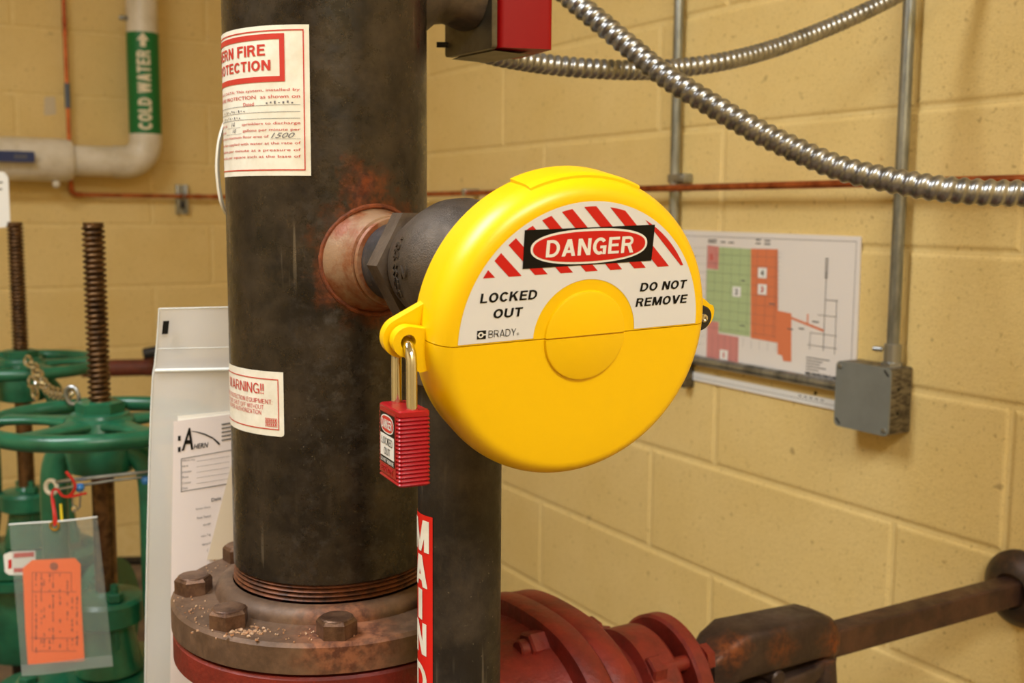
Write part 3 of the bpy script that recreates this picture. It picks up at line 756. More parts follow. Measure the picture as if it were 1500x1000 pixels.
mb = MB(); mb.poly([(.0004 + x, .0559 + y) for x, y in sup(.0399, .0106, 2.35)], lk, .0009).build('oval_border', M['white'], dl_, 0)
mb = MB(); mb.poly([(.0004 + x, .0559 + y) for x, y in sup(.0384, .0092, 2.35)], lk, .0011).build('red_oval', M['redink'], dl_, 0)
mb = MB(); mb.text('DANGER', (-.0295, .0505, .0305, .0610), lk, .0013, 0, .19, .02).build('danger_lettering', M['white'], dl_, 0)
for w_, bx_ in (('LOCKED', (-.0702, .0255, -.0332, .0314)), ('OUT', (-.0612, .0157, -.0420, .0214)), ('DO NOT', (.0383, .0252, .0730, .0308)), ('REMOVE', (.0360, .0155, .0746, .0211))):
    MB().text(w_, bx_, lk, .0006, 0, .2, .1).build('black_lettering', M['black'], dl_, 0)
mb = MB(); mb.text('BRADY', (-.0638, .0041, -.0459, .0086), lk, .0006, 0, .1, 0); mb.text('®', (-.0454, .0042, None, .0058), lk, .0006); mb.build('maker_lettering', M['black'], dl_, 0)
mb = MB(); mb.rect(-.0711, .0038, -.0654, .0090, lk, .0006); bl = mb.build('maker_emblem', M['black'], dl_, 0)
mb = MB()
ring = []
for k in range(24):
    t = 2 * PI * k / 24; ring += [(-.0688 + .0018 * math.cos(t), .0064 + .0018 * math.sin(t)), (-.0688 + .0009 * math.cos(t), .0064 + .0009 * math.sin(t))]
mb.flat2d(ring, [(2 * k, (2 * k + 2) % 48, (2 * k + 3) % 48, 2 * k + 1) for k in range(24)], lk, .0008); mb.rect(-.0672, .0060, -.0654, .0068, lk, .0008); mb.rect(-.0711, .0062, -.0705, .0066, lk, .0008)
mb.build('emblem_ring', M['white'], dl_, 0)

# ------------------------------------------------------------------ red safety padlock
E1, E2 = nrm((math.cos(.436), math.sin(.436), 0)), nrm((-math.sin(.436), math.cos(.436), 0))
MID = lk(HC[0], HC[1], -.0262); PT = -.1141
P0 = np.array([*(MID - E1 * .010 - E2 * .019)[:2], PT + ZC])
pl = thing('safety_padlock', P0 - UP * .0452 + E1 * .01 + E2 * .019, 'small red ribbed padlock with chrome shackle hanging from the yellow lockout', 'padlock')
W, D, H = .038, .020, .0452
def lock_ring(ins, z):
    r = .0022; out = []
    for cx, cy, a in ((D - r - ins, W - r - ins, 0), (r + ins, W - r - ins, 90), (r + ins, r + ins, 180), (D - r - ins, r + ins, 270)):
        for k in range(4):
            t = math.radians(a + 30 * k); x, y = cx + r * math.cos(t), cy + r * math.sin(t)
            out.append(P0 + E1 * x + E2 * y - UP * z)
    return out
rows = [lock_ring(.0012, 0), lock_ring(.0003, .0008), lock_ring(.0003, .0036)]
nr = 17; z = .0036
for k in range(nr):
    h = (H - .0036 - .0008) / nr
    rows += [lock_ring(.0012, z + h * .18), lock_ring(.0004, z + h * .5), lock_ring(0, z + h * .78), lock_ring(.0003, z + h)]; z += h
rows.append(lock_ring(.0014, H))
mb = MB(); vs = [p for r in rows for p in r]; n = 16
mb.add(vs, [(i * n + k, i * n + (k + 1) % n, (i + 1) * n + (k + 1) % n, (i + 1) * n + k) for i in range(len(rows) - 1) for k in range(n)] + [tuple(range(n - 1, -1, -1)), tuple(range((len(rows) - 1) * n, len(rows) * n))])
mb.build('lock_body', M['lockred'], pl, 30)
sx = P0 + E1 * .010; leg0, leg1 = sx + E2 * .0055, sx + E2 * .0325; Rm = .0135; zc = MID[2] - Rm - .0009
pts = [leg0 * [1, 1, 0] + UP * (PT + ZC - .004)] + [leg0 * [1, 1, 0] + UP * (PT + ZC + (zc - PT - ZC) * k / 5) for k in range(1, 5)]
pts += [sx * [1, 1, 0] + E2 * (.019 - Rm * math.cos(a)) + UP * (zc + Rm * math.sin(a)) for a in np.linspace(0, PI, 22)]
pts += [leg1 * [1, 1, 0] + UP * (PT + ZC + (zc - PT - ZC) * k / 5) for k in range(4, 0, -1)] + [leg1 * [1, 1, 0] + UP * (PT + ZC - .004)]
MB().tube(pts, .0033, 20).build('shackle', M['chrome'], pl, 60)
for q in (leg0, leg1):
    MB().lathe(q * [1, 1, 0] + UP * (PT + ZC - .0004), UP, [(.0034, 0), (.0046, 0), (.0044, .0007), (.0034, .0008)], 20).build('collar', M['lockred'], pl)
pfn = lambda u, v, d: P0 + E2 * (W - u) - UP * (-v) - E1 * d      # face of the lock seen by the viewer: u from its far edge
MB().prism([(.0035, -.0025), (.0325, -.0025), (.0325, -.0412), (.0035, -.0412)], pfn, -.001, .0001).build('label_recess', M['lockred'], pl, 0)
pb = MB().rect(.0048, -.0350, .0312, -.0042, pfn, .0003).build('lock_label', M['black'], pl, 0, label='black and white danger label')
MB().poly([(.018 + x, -.0107 + y) for x, y in sup(.0118, .0056, 2.6)], pfn, .0004).build('oval_border', M['white'], pb, 0)
MB().poly([(.018 + x, -.0107 + y) for x, y in sup(.0110, .0048, 2.6)], pfn, .0005).build('red_oval', M['redink'], pb, 0)
MB().text('DANGER', (.0088, -.0136, .0272, -.0078), pfn, .0006, 0, .2).build('danger_lettering', M['white'], pb, 0)
MB().rect(.0055, -.0308, .0305, -.0172, pfn, .0004).build('white_panel', M['white'], pb, 0)
mb = MB(); mb.text('LOCKED', (.0080, -.0234, .0283, -.0188), pfn, .0006, 0, .13); mb.text('OUT', (.0125, -.0295, .0235, -.0250), pfn, .0006, 0, .13); mb.build('black_lettering', M['black'], pb, 0)
mb = MB(); mb.text('DO NOT REMOVE', (.0064, -.0342, .0300, -.0318), pfn, .0005, 0, .18); mb.build('white_lettering', M['white'], pb, 0)
mb = MB(); mb.raised(*text2d('BRADY', (.0070, -.0402, .0280, -.0366), .14), pfn, -.0002, .0005); mb.build('moulded_lettering', M['lockred'], pl, 0)

# ------------------------------------------------------------------ flow switch on the riser
FA = nrm((.81, .588, 0)); FS = thing('flow_switch', V(-.02, 1.0, .143), 'red flow switch box on a grey plate bracketed to the riser pipe', 'flow switch')
A_, D_ = np.array([-.0166, .978]), np.array([-.0603, 1.038]); B_ = np.array([.0346, .990]); C_ = np.array([.004, 1.052])
zf = lambda x, y, d: np.array([x, y, d + ZC])
def rounded(poly, r, n=5):
    out = []; m = len(poly)
    for i in range(m):
        p, a, b = np.array(poly[i], float), np.array(poly[i - 1], float), np.array(poly[(i + 1) % m], float)
        q0, q1 = p + nrm(a - p) * r, p + nrm(b - p) * r
        for k in range(n + 1): t = k / n; out.append(tuple((1 - t) ** 2 * q0 + 2 * t * (1 - t) * p + t * t * q1))
    return out
MB().prism(rounded([A_ + (.004, .001), B_, C_, D_ + (.006, .001)], .005), zf, .145, .30).build('cover', M['redcover'], FS, 40)
pd = nrm([*(D_ - A_), 0]); pn = np.cross(pd, UP); pn = pn if pn[0] < 0 else -pn
pfn2 = lambda x, y, d: np.array([*A_, ZC]) + pd * x + UP * y + pn * d
MB().prism(rounded([(-.001, .1435), (.075, .1435), (.075, .30), (-.001, .30)], .004), pfn2, -.001, .0045).build('base_plate', M['plate'], FS, 40)
MB().prism([(.004, .1425), (.074, .1425), (.06, .1438), (.01, .1438)], lambda x, y, d: pfn2(x, y, 0) - pn * d, .002, .042).build('underside', M['plate'], FS, 0)
mb = MB(); mb.cyl(pfn2(.072, .155, .003), pfn2(.078, .155, .012), .0026, 12); mb.build('screw', M['rubber'], FS)
mb = MB(); vs = []; fs = []; c0 = np.array([RX, RY, .215 + ZC]); c1 = pfn2(.037, .205, .0045)
dirv = nrm((c1 - c0) * [1, 1, 0]); lat = np.cross(dirv, UP); L_ = float(np.dot(c1 - c0, dirv))
for i, (t, a, b) in enumerate(((RR - .004, .062, .062), (RR + .004, .06, .06), (RR + .016, .052, .05), (L_ - .02, .05, .047), (L_ - .008, .052, .05), (L_, .054, .052))):
    vs += [c0 + dirv * (t if i else math.sqrt(RR ** 2 - x * x) + .0002) + lat * x + UP * y for x, y in sup(a * .72, b, 2.6, 40)]
    if i: fs += [((i - 1) * 40 + k, (i - 1) * 40 + (k + 1) % 40, i * 40 + (k + 1) % 40, i * 40 + k) for k in range(40)]
fs += [tuple(range(39, -1, -1)), tuple(range(200, 240))]
mb.add(vs, fs).build('saddle', M['bracket'], FS, 50)
for z in (.185, .262):
    MB().tube([V(RX + (RR + .005) * math.cos(t), RY + (RR + .005) * math.sin(t), z + .05) for t in np.linspace(0, 2 * PI, 48, endpoint=False)], .005, 10, closed=True).build('u_bolt', M['zinc'], FS)

# ------------------------------------------------------------------ flexible metal conduits
def spline(pts, n):
    P = [np.array(p, float) for p in pts]; P = [2 * P[0] - P[1]] + P + [2 * P[-1] - P[-2]]; out = []
    for i in range(1, len(P) - 2):
        for k in range(n):
            t = k / n; a, b, c, d = P[i - 1:i + 3]
            out.append(.5 * (2 * b + (c - a) * t + (2 * a - 5 * b + 4 * c - d) * t * t + (3 * b - a - 3 * c + d) * t ** 3))
    return out + [P[-2]]
def resample(pts, step):
    P = np.array(pts); L = np.concatenate([[0], np.cumsum(np.linalg.norm(np.diff(P, axis=0), axis=1))]); m = int(L[-1] / step)
    S = np.linspace(0, L[-1], m + 1); return [np.array([np.interp(s, L, P[:, k]) for k in range(3)]) for s in S], S
def flex(name, pts, r, pitch, label, hand=1):
    path, S = resample(spline(pts, 14), pitch / 9); N = len(path); seg = 28
    T = [nrm(path[min(i + 1, N - 1)] - path[max(i - 1, 0)]) for i in range(N)]; a = frame_of(T[0])[0]; vs = []
    for i in range(N):
        a = nrm(a - T[i] * np.dot(a, T[i])); b = np.cross(T[i], a)
        for k in range(seg):
            t = 2 * PI * k / seg; ph = (S[i] / pitch + hand * k / seg) % 1
            w = .5 + .5 * math.cos(2 * PI * ph); rr = r * (.83 + .17 * min(1, w ** .8 * 1.1))
            vs.append(path[i] + (a * math.cos(t) + b * math.sin(t)) * rr)
    fs = [(i * seg + k, i * seg + (k + 1) % seg, (i + 1) * seg + (k + 1) % seg, (i + 1) * seg + k) for i in range(N - 1) for k in range(seg)]
    return tag(MB().add(vs, fs).build(name, M['flex'], None, 80), label, 'conduit')
flex('flexible_conduit', [at(740, -85, 1.25), at(790, -45, 1.23), at(843, 3, 1.20), at(882, 35, 1.185), at(923, 69, 1.17), at(962, 102, 1.15), at(1000, 128, 1.13), at(1048, 157, 1.11), at(1100, 187, 1.09), at(1167, 220, 1.07), at(1233, 247, 1.05), at(1300, 263, 1.03), at(1367, 275, 1.01), at(1430, 281, 1.0), at(1493, 283, .99), at(1560, 280, .975)], .0125, .0112, 'thick sagging flexible steel conduit crossing before the upright wall tubes')
flex('flexible_conduit', [at(672, 66, 1.1), at(700, 74, 1.12), at(740, 84, 1.145), at(800, 94, 1.18), at(860, 100, 1.2), at(930, 103, 1.23), at(990, 100, 1.27), at(1060, 90, 1.3), at(1130, 72, 1.35), at(1200, 46, 1.4), at(1260, 20, 1.43), at(1320, -10, 1.46), at(1400, -55, 1.48)], .011, .0094, 'slimmer flexible steel conduit leading away from the flow switch box')

# ------------------------------------------------------------------ rigid conduits and junction box on the right wall
rf = lambda s, z, d: onR(s, z, d)
er = .009
EO = .0145
c1 = thing('metal_conduit', onR(2.154, -.2635, EO), 'thin galvanised tube dropping behind the yellow lockout and turning level under the floor plan', 'conduit')
MB().tube([onR(2.154, CEIL - ZC, EO), onR(2.154, -.19, EO)] + [onR(2.154 + .07 * (1 - math.cos(a)), -.1935 - .07 * math.sin(a), EO) for a in np.linspace(0, PI / 2, 12)] + [onR(2.585, -.2635, EO)], er, 20).build('tube', M['emt'], c1)
mb = MB(); mb.box(onR(2.166, .0665, .0115), NL, NR, UP, .048, .023, .016, .003); mb.lathe(onR(2.18, .0665, .023), -NR, [(.0065, 0), (.006, .003), (0, .0045)], 16); mb.build('strap', M['zinc'], c1)
MB().cyl(onR(2.578, -.2635, EO), onR(2.597, -.2635, EO), .0118, 20, .001).build('connector', M['zinc'], c1)
mb = MB(); mb.box(onR(2.20, -.290, .0125), NL, NR, UP, .018, .025, .056, .002); mb.build('strap', M['box_side'], c1)
c2 = thing('metal_conduit', onR(2.673, -.22, .0195), 'galvanised tube rising from the grey junction box', 'conduit')
MB().cyl(onR(2.673, -.2, .0195), onR(2.673, CEIL - ZC, .0195), .0092, 20).build('tube', M['emt'], c2)
mb = MB(); mb.cyl(onR(2.673, -.217, .0195), onR(2.673, -.186, .0195), .0122, 20, .001); mb.hexp(onR(2.673, -.2185, .0195), UP, .0165, .006); mb.build('connector', M['zinc'], c2)
mb = MB(); mb.cyl(onR(2.66, -.195, .0255), onR(2.647, -.195, .0315), .0038, 12, .0008); mb.build('clamp_screw', M['zinc'], c2)
jb = thing('junction_box', onR(2.646, -.316, 0), 'square grey steel junction box screwed to the block wall', 'junction box')
MB().box(onR(2.646, -.2675, .0245), NL, NR, UP, .100, .049, .098, .003).build('body', M['box_side'], jb)
q = rounded([(2.596, -.3175), (2.699, -.3175), (2.699, -.2175), (2.596, -.2175)], .010)
MB().prism(q, rf, .049, .0515).build('cover', M['box_grey'], jb, 30)
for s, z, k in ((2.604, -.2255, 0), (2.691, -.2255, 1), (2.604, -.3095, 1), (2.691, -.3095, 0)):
    if k: MB().prism([(s - .005, z + .003), (s - .003, z + .005), (s + .005, z - .003), (s + .003, z - .005)], rf, .0512, .0518).build('screw_slot_shade', M['black'], jb, 0)  # flat black patch: the shade inside an open slot, put into the colour
    else: MB().lathe(onR(s, z, .0515), -NR, [(.0042, 0), (.0038, .0014), (0, .0022)], 16).build('cover_screw', M['zinc'], jb)
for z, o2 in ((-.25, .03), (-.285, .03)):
    MB().lathe(onR(2.696, z, o2), -NL, [(.0028, -.001), (.0028, .0004), (0, .0004)], 14).build('mounting_hole_shade', M['black'], jb, 0)  # black disc in place of an open hole, its inner shade painted on
# ------------------------------------------------------------------ floor plan poster
fp = thing('floor_plan', onR(2.37, -.30, .004), 'white floor plan sheet with green, pink and orange zones on the wall', 'poster')
MB().prism([(2.135, -.2675), (2.592, -.2675), (2.590, -.031), (2.135, -.0285)], rf, .001, .004).build('sheet', simple('plan_sheet', (226, 218, 212), .45), fp, 0)
D1, D2, D3 = .0043, .0046, .0049
for nm, m, pts in (('pink_zone', 'mappink', [(2.239, -.054), (2.27, -.056), (2.27, -.097), (2.239, -.096)]), ('green_zone', 'mapgreen', [(2.2705, -.0565), (2.352, -.0575), (2.357, -.2085), (2.276, -.2085), (2.276, -.19), (2.239, -.19), (2.239, -.0975), (2.2705, -.0975)]),
                   ('pink_zone', 'mappink', [(2.245, -.1905), (2.275, -.1905), (2.275, -.211), (2.328, -.212), (2.329, -.262), (2.245, -.261)]),
                   ('orange_zone', 'maporange', [(2.352, -.057), (2.416, -.056), (2.421, -.158), (2.452, -.16), (2.456, -.24), (2.438, -.241), (2.434, -.232), (2.424, -.231), (2.423, -.212), (2.3585, -.2105)]),
                   ('orange_route', 'maporange', [(2.452, -.1655), (2.487, -.1725), (2.487, -.158), (2.490, -.158), (2.490, -.173), (2.524, -.180), (2.524, -.184), (2.452, -.1695)])):
    MB().poly(pts, rf, D1).build(nm, M[m], fp, 0)
mb = MB(); mb.outline(2.15, -.2585, 2.583, -.0385, .0008, rf, D1)
mb.build('frame_line', M['grey_ink'], fp, 0)
mb = MB()
for k in range(10): mb.rect(2.2395 + .0215 * k if k < 9 else 2.416, -.205, 2.2399 + .0215 * k if k < 9 else 2.4164, -.057, rf, D2)
for k in range(9): mb.rect(2.24, -.07 - .0165 * k, 2.418, -.0696 - .0165 * k, rf, D2)
for k in range(13): mb.rect(2.2, -.06 - .0145 * k, 2.238, -.0597 - .0145 * k, rf, D2); mb.rect(2.418, -.062 - .0075 * k, 2.424, -.0616 - .0075 * k, rf, D2)
for k in range(5): mb.rect(2.34 + .02 * k, -.228, 2.3404 + .02 * k, -.213, rf, D2); mb.rect(2.26 + .016 * k, -.26, 2.2604 + .016 * k, -.212, rf, D2)
for q in ((2.524, -.214, 2.5252, -.088), (2.524, -.133, 2.55, -.132), (2.548, -.217, 2.549, -.13), (2.51, -.158, 2.55, -.1572), (2.495, -.188, 2.552, -.1872), (2.495, -.215, 2.4958, -.186), (2.49, -.208, 2.553, -.2072), (2.167, -.25, 2.1678, -.04)): mb.rect(*q, rf, D2)
for x, z, w in ((2.2405, -.0435, .024), (2.2405, -.0475, .022), (2.275, -.0465, .012), (2.295, -.047, .014), (2.363, -.0405, .012), (2.384, -.0415, .014), (2.363, -.0465, .012), (2.384, -.047, .014), (2.33, -.112, .01), (2.331, -.19, .012), (2.40, -.147, .014), (2.445, -.185, .012), (2.499, -.168, .014), (2.47, -.182, .012), (2.2, -.075, .006), (2.2, -.09, .006), (2.2, -.105, .006)): mb.rect(x, z - .0022, x + w, z, rf, D2)
for k in range(5): mb.rect(2.489, -.229 - .0048 * k, 2.489 + (.05, .035, .03, .043, .028)[k], -.2275 - .0048 * k, rf, D2)
for k in range(8): mb.rect(2.5215, -.098 + .0042 * k, 2.5280, -.096 + .0042 * k, rf, D3)
mb.build('line_work', M['grey_ink'], fp, 0)
for s, z, ch_, m_ in ((2.32, -.133, '2', 'black'), (2.382, -.097, '4', 'black'), (2.383, -.125, '3', 'redink2'), (2.292, -.2475, '1', 'redink2'), (2.252, -.075, '5', 'redink2')):
    ns = MB().rect(s - .0105, z - .0088, s + .0105, z + .0088, rf, D3).build('number_square', M['white'] if ch_ != '5' else M['mappink'], fp, 0)
    MB().text(ch_, (s - (.0035 if ch_ != '1' else .0018), z - .005, s + (.0035 if ch_ != '1' else .0018), z + .005), rf, D3 + .0003, 0, .03).build('number', M[m_], ns, 0)
mb = MB(); mb.text('FIRE PROTECTION PLAN', (2.489, -.2565, 2.553, -.2515), rf, D3, 0, .22); mb.build('black_lettering', M['black'], fp, 0)
ps = thing('paper_strip', onR(2.37, -.305, .004), 'narrow white paper strip below the level tube under the floor plan', 'paper')
MB().prism([(2.13, -.3035), (2.6, -.3055), (2.6, -.290), (2.13, -.2885)], rf, .001, .004).build('sheet', M['white'], ps, 0)
mb = MB(); mb.rect(2.2, -.2985, 2.58, -.2977, rf, .0043)
for k in range(5): mb.rect(2.475 + .012 * k, -.2945, 2.482 + .012 * k, -.2925, rf, .0043)
mb.build('print', M['grey_ink'], ps, 0)
tag(MB().lathe(onR(2.508, -.285, 0), -NR, [(.003, -.001), (.003, .0012), (.0022, .002), (0, .0022)], 14).build('screw_head', M['black'], None), 'tiny black screw head in the wall between the level tube and the paper strip', 'screw')

# ------------------------------------------------------------------ copper tube along both walls
CZ = .048
cop = thing('copper_tube', onL(.74, CZ, .036), 'bare copper tube dropping down and running level round the wall corner', 'pipe')
MB().cyl(onL(.74, CEIL - ZC, .036), onL(.74, CZ + .02, .036), .0065, 16).build('drop_tube', M['copper'], cop)
el = [onL(.74 - .02 * (1 - math.cos(a)), CZ + .02 * (1 - math.sin(a)), .036) for a in np.linspace(0, PI / 2, 8)]
MB().tube([onL(.74, CZ + .035, .036)] + el + [onL(.705, CZ, .036)], .0085, 14).build('elbow', M['copper'], cop)
MB().cyl(onL(.71, CZ, .036), onL(.02, CZ, .036), .0062, 16).build('level_tube', M['copper'], cop)
MB().cyl(onR(.02, CZ, .036), onR(4.2, CZ, .036), .0062, 16).build('level_tube', M['copper'], cop)
MB().cyl(onL(.042, CZ, .036), onR(.042, CZ, .036), .0082, 14).build('corner_elbow', M['copper'], cop)
for z in (.55, .585):
    MB().cyl(onL(.74, z - .012, .036), onL(.74, z + .012, .036), .0078, 16, .001).build('coupling', M['copper'], cop)
MB().cyl(onL(.74, .395, .036), onL(.74, .318, .036), .0085, 16, .001).build('sleeve', simple('slate_sleeve', (84, 92, 108), .4), cop)
for s in (.34, .28): MB().cyl(onL(s - .01, CZ, .036), onL(s + .01, CZ, .036), .0082, 16, .001).build('coupling', M['copper'], cop)
sc = thing('strut_clamp', onL(.387, -.012, 0), 'short zinc strut clamp holding the copper tube to the wall', 'clamp')
mb = MB()
for d in (-.014, .014): mb.box(onL(.387 + d, .038, .011), NR, NL, UP, .010, .022, .098, .001)
mb.box(onL(.387, .038, .002), NR, NL, UP, .03, .004, .098); mb.build('channel', M['zinc'], sc)
mb = MB(); mb.box(onL(.387, .02, .0215), NR, NL, UP, .014, .006, .022, .002); mb.build('bolt', M['rubber'], sc)
mb = MB(); mb.tube([onL(.387, CZ + .009 * math.sin(a), .03 - .009 * math.cos(a) if False else .03 + .0085 * math.cos(a)) for a in np.linspace(-PI / 2, PI / 2, 9)], .003, 8, flat=2); mb.build('saddle', M['zinc'], sc)
mb = MB(); mb.box(onR(1.376, CZ + .002, .0225), NL, NR, UP, .014, .045, .018, .002)
tag(mb.build('pipe_clip', M['zinc'], None), 'small zinc clip on the copper tube beside the yellow lockout rim', 'clip')

# ------------------------------------------------------------------ insulated cold water pipe
CW = thing('cold_water_pipe', onL(.52, .152, .1), 'white jacketed cold water pipe with elbow and green label', 'pipe')
CS, CO, CR = .519, .1, .0482; HZ = .153
MB().cyl(onL(CS, HZ + .075, CO), onL(CS, CEIL - ZC, CO), CR, 32).build('upright', M['pvc'], CW)
el = [onL(CS + .07 * (1 - math.cos(a)), HZ + .07 * (1 - math.sin(a)), CO) for a in np.linspace(0, PI / 2, 14)]
MB().tube([onL(CS, HZ + .09, CO)] + el + [onL(CS + .1, HZ, CO)], CR + .002, 32).build('elbow', M['pvc'], CW)
MB().cyl(onL(CS + .07, HZ, CO), onL(.76, HZ, CO), CR - .001, 32).build('level_run', M['pvc'], CW)
mb = MB(); mb.lathe(onL(.742, HZ, CO), -NR, [(.052, 0), (.060, .004), (.0655, .02), (.0655, .19), (.064, .2), (.0655, .21), (.0655, .7)], 32); mb.build('valve_jacket', M['pvc'], CW)
cw = nrm(-onL(CS, 0, CO) * [1, 1, 0]); crt = np.array([-cw[1], cw[0], 0.]); crt = crt if crt[0] > 0 else -crt
pc = onL(CS, 0, CO); fn = pole_map(pc[0], pc[1], CR, cw, crt, 0, .243)
MB().lathe(onL(CS, .243, CO), UP, [(CR + .0006, 0), (CR + .0012, .0005), (CR + .0012, .3145), (CR + .0006, .315)], 40).build('green_label', M['greenlabel'], CW, label='green wrap reading COLD WATER with an arrow')
gl = [o for o in C.objects if o.name.startswith('green_label')][0]
mb = MB(); mb.text('COLD WATER', (-.020, .012, .022, .258), fn, .002, .006, .24, 0, 1)
mb.poly([(.001, .312), (-.018, .288), (-.007, .288), (-.007, .268), (.009, .268), (.009, .288), (.020, .288)], fn, .002, .006)
mb.build('lettering', M['tan_ink'], gl, 0)
lv = MB(); lv.prism(rounded([(.862, HZ - .013), (1.1, HZ - .013), (1.1, HZ + .019), (.862, HZ + .019)], .006), lambda s, z, d: onL(s, z, d), .178, .192)
lh = lv.build('lever', M['blue'], CW, 30, label='dark blue vinyl valve lever')
mb = MB()
for k in range(4): mb.rect(.885 + k * .009, HZ - .003, .891 + k * .009, HZ + .009, lambda s, z, d: onL(s, z, d), .1925)
mb.build('lever_print', M['grey_ink'], lh, 0)
MB().lathe(onL(.795, HZ - .065, CO + .02), -UP, [(.008, 0), (.011, .004), (.011, .014), (.006, .02), (0, .021)], 16).build('drain_plug', M['pvc'], CW)
MB().lathe(onL(.572, .600, CO + .01), NR * -1, [(.006, -.01), (.008, .0), (.008, .012), (.006, .018)], 16).build('thermometer_stub', M['zinc'], CW)

tg = MB(); pts = [at(-30, 248, 2.3), at(6, 252, 2.3), at(12, 260, 2.3), at(15, 332, 2.3), at(-30, 336, 2.3)]
vs = pts + [p + np.array([0, .002, 0]) for p in pts]
tgt = thing('paper_tag', at(-6, 334, 2.3), 'white paper tag hanging below the blue lever', 'tag')
tg.add(vs, [(0, 1, 2, 3, 4), (9, 8, 7, 6, 5)] + [(i, (i + 1) % 5, 5 + (i + 1) % 5, 5 + i) for i in range(5)]).build('card', M['white'], tgt, 0)
mb = MB(); mb.tube([at(-8, 256, 2.298), at(-9, 243, 2.4), at(-9, 236, 2.9)], .0012, 6); mb.build('string', M['grey_ink'], tgt)
MB().add([at(-5, 266, 2.2985), at(4, 266, 2.2985), at(4, 268, 2.2985), at(-5, 268, 2.2985), at(-5, 276, 2.2985), at(3, 276, 2.2985), at(3, 278, 2.2985), at(-5, 278, 2.2985)], [(0, 1, 2, 3), (4, 5, 6, 7)]).build('print', M['grey_ink'], tgt, 0)
mb = MB(); mb.prism(rounded([(.770, .30), (.806, .295), (.803, .352), (.772, .355)], .006), lambda s, z, d: onL(s, z, d), .0003, .0012)
tag(mb.build('tape_scrap', simple('pale_tape', (204, 188, 160), .7), None, 0), 'pale grey scrap of tape stuck to the yellow wall beside the copper tube', 'tape')

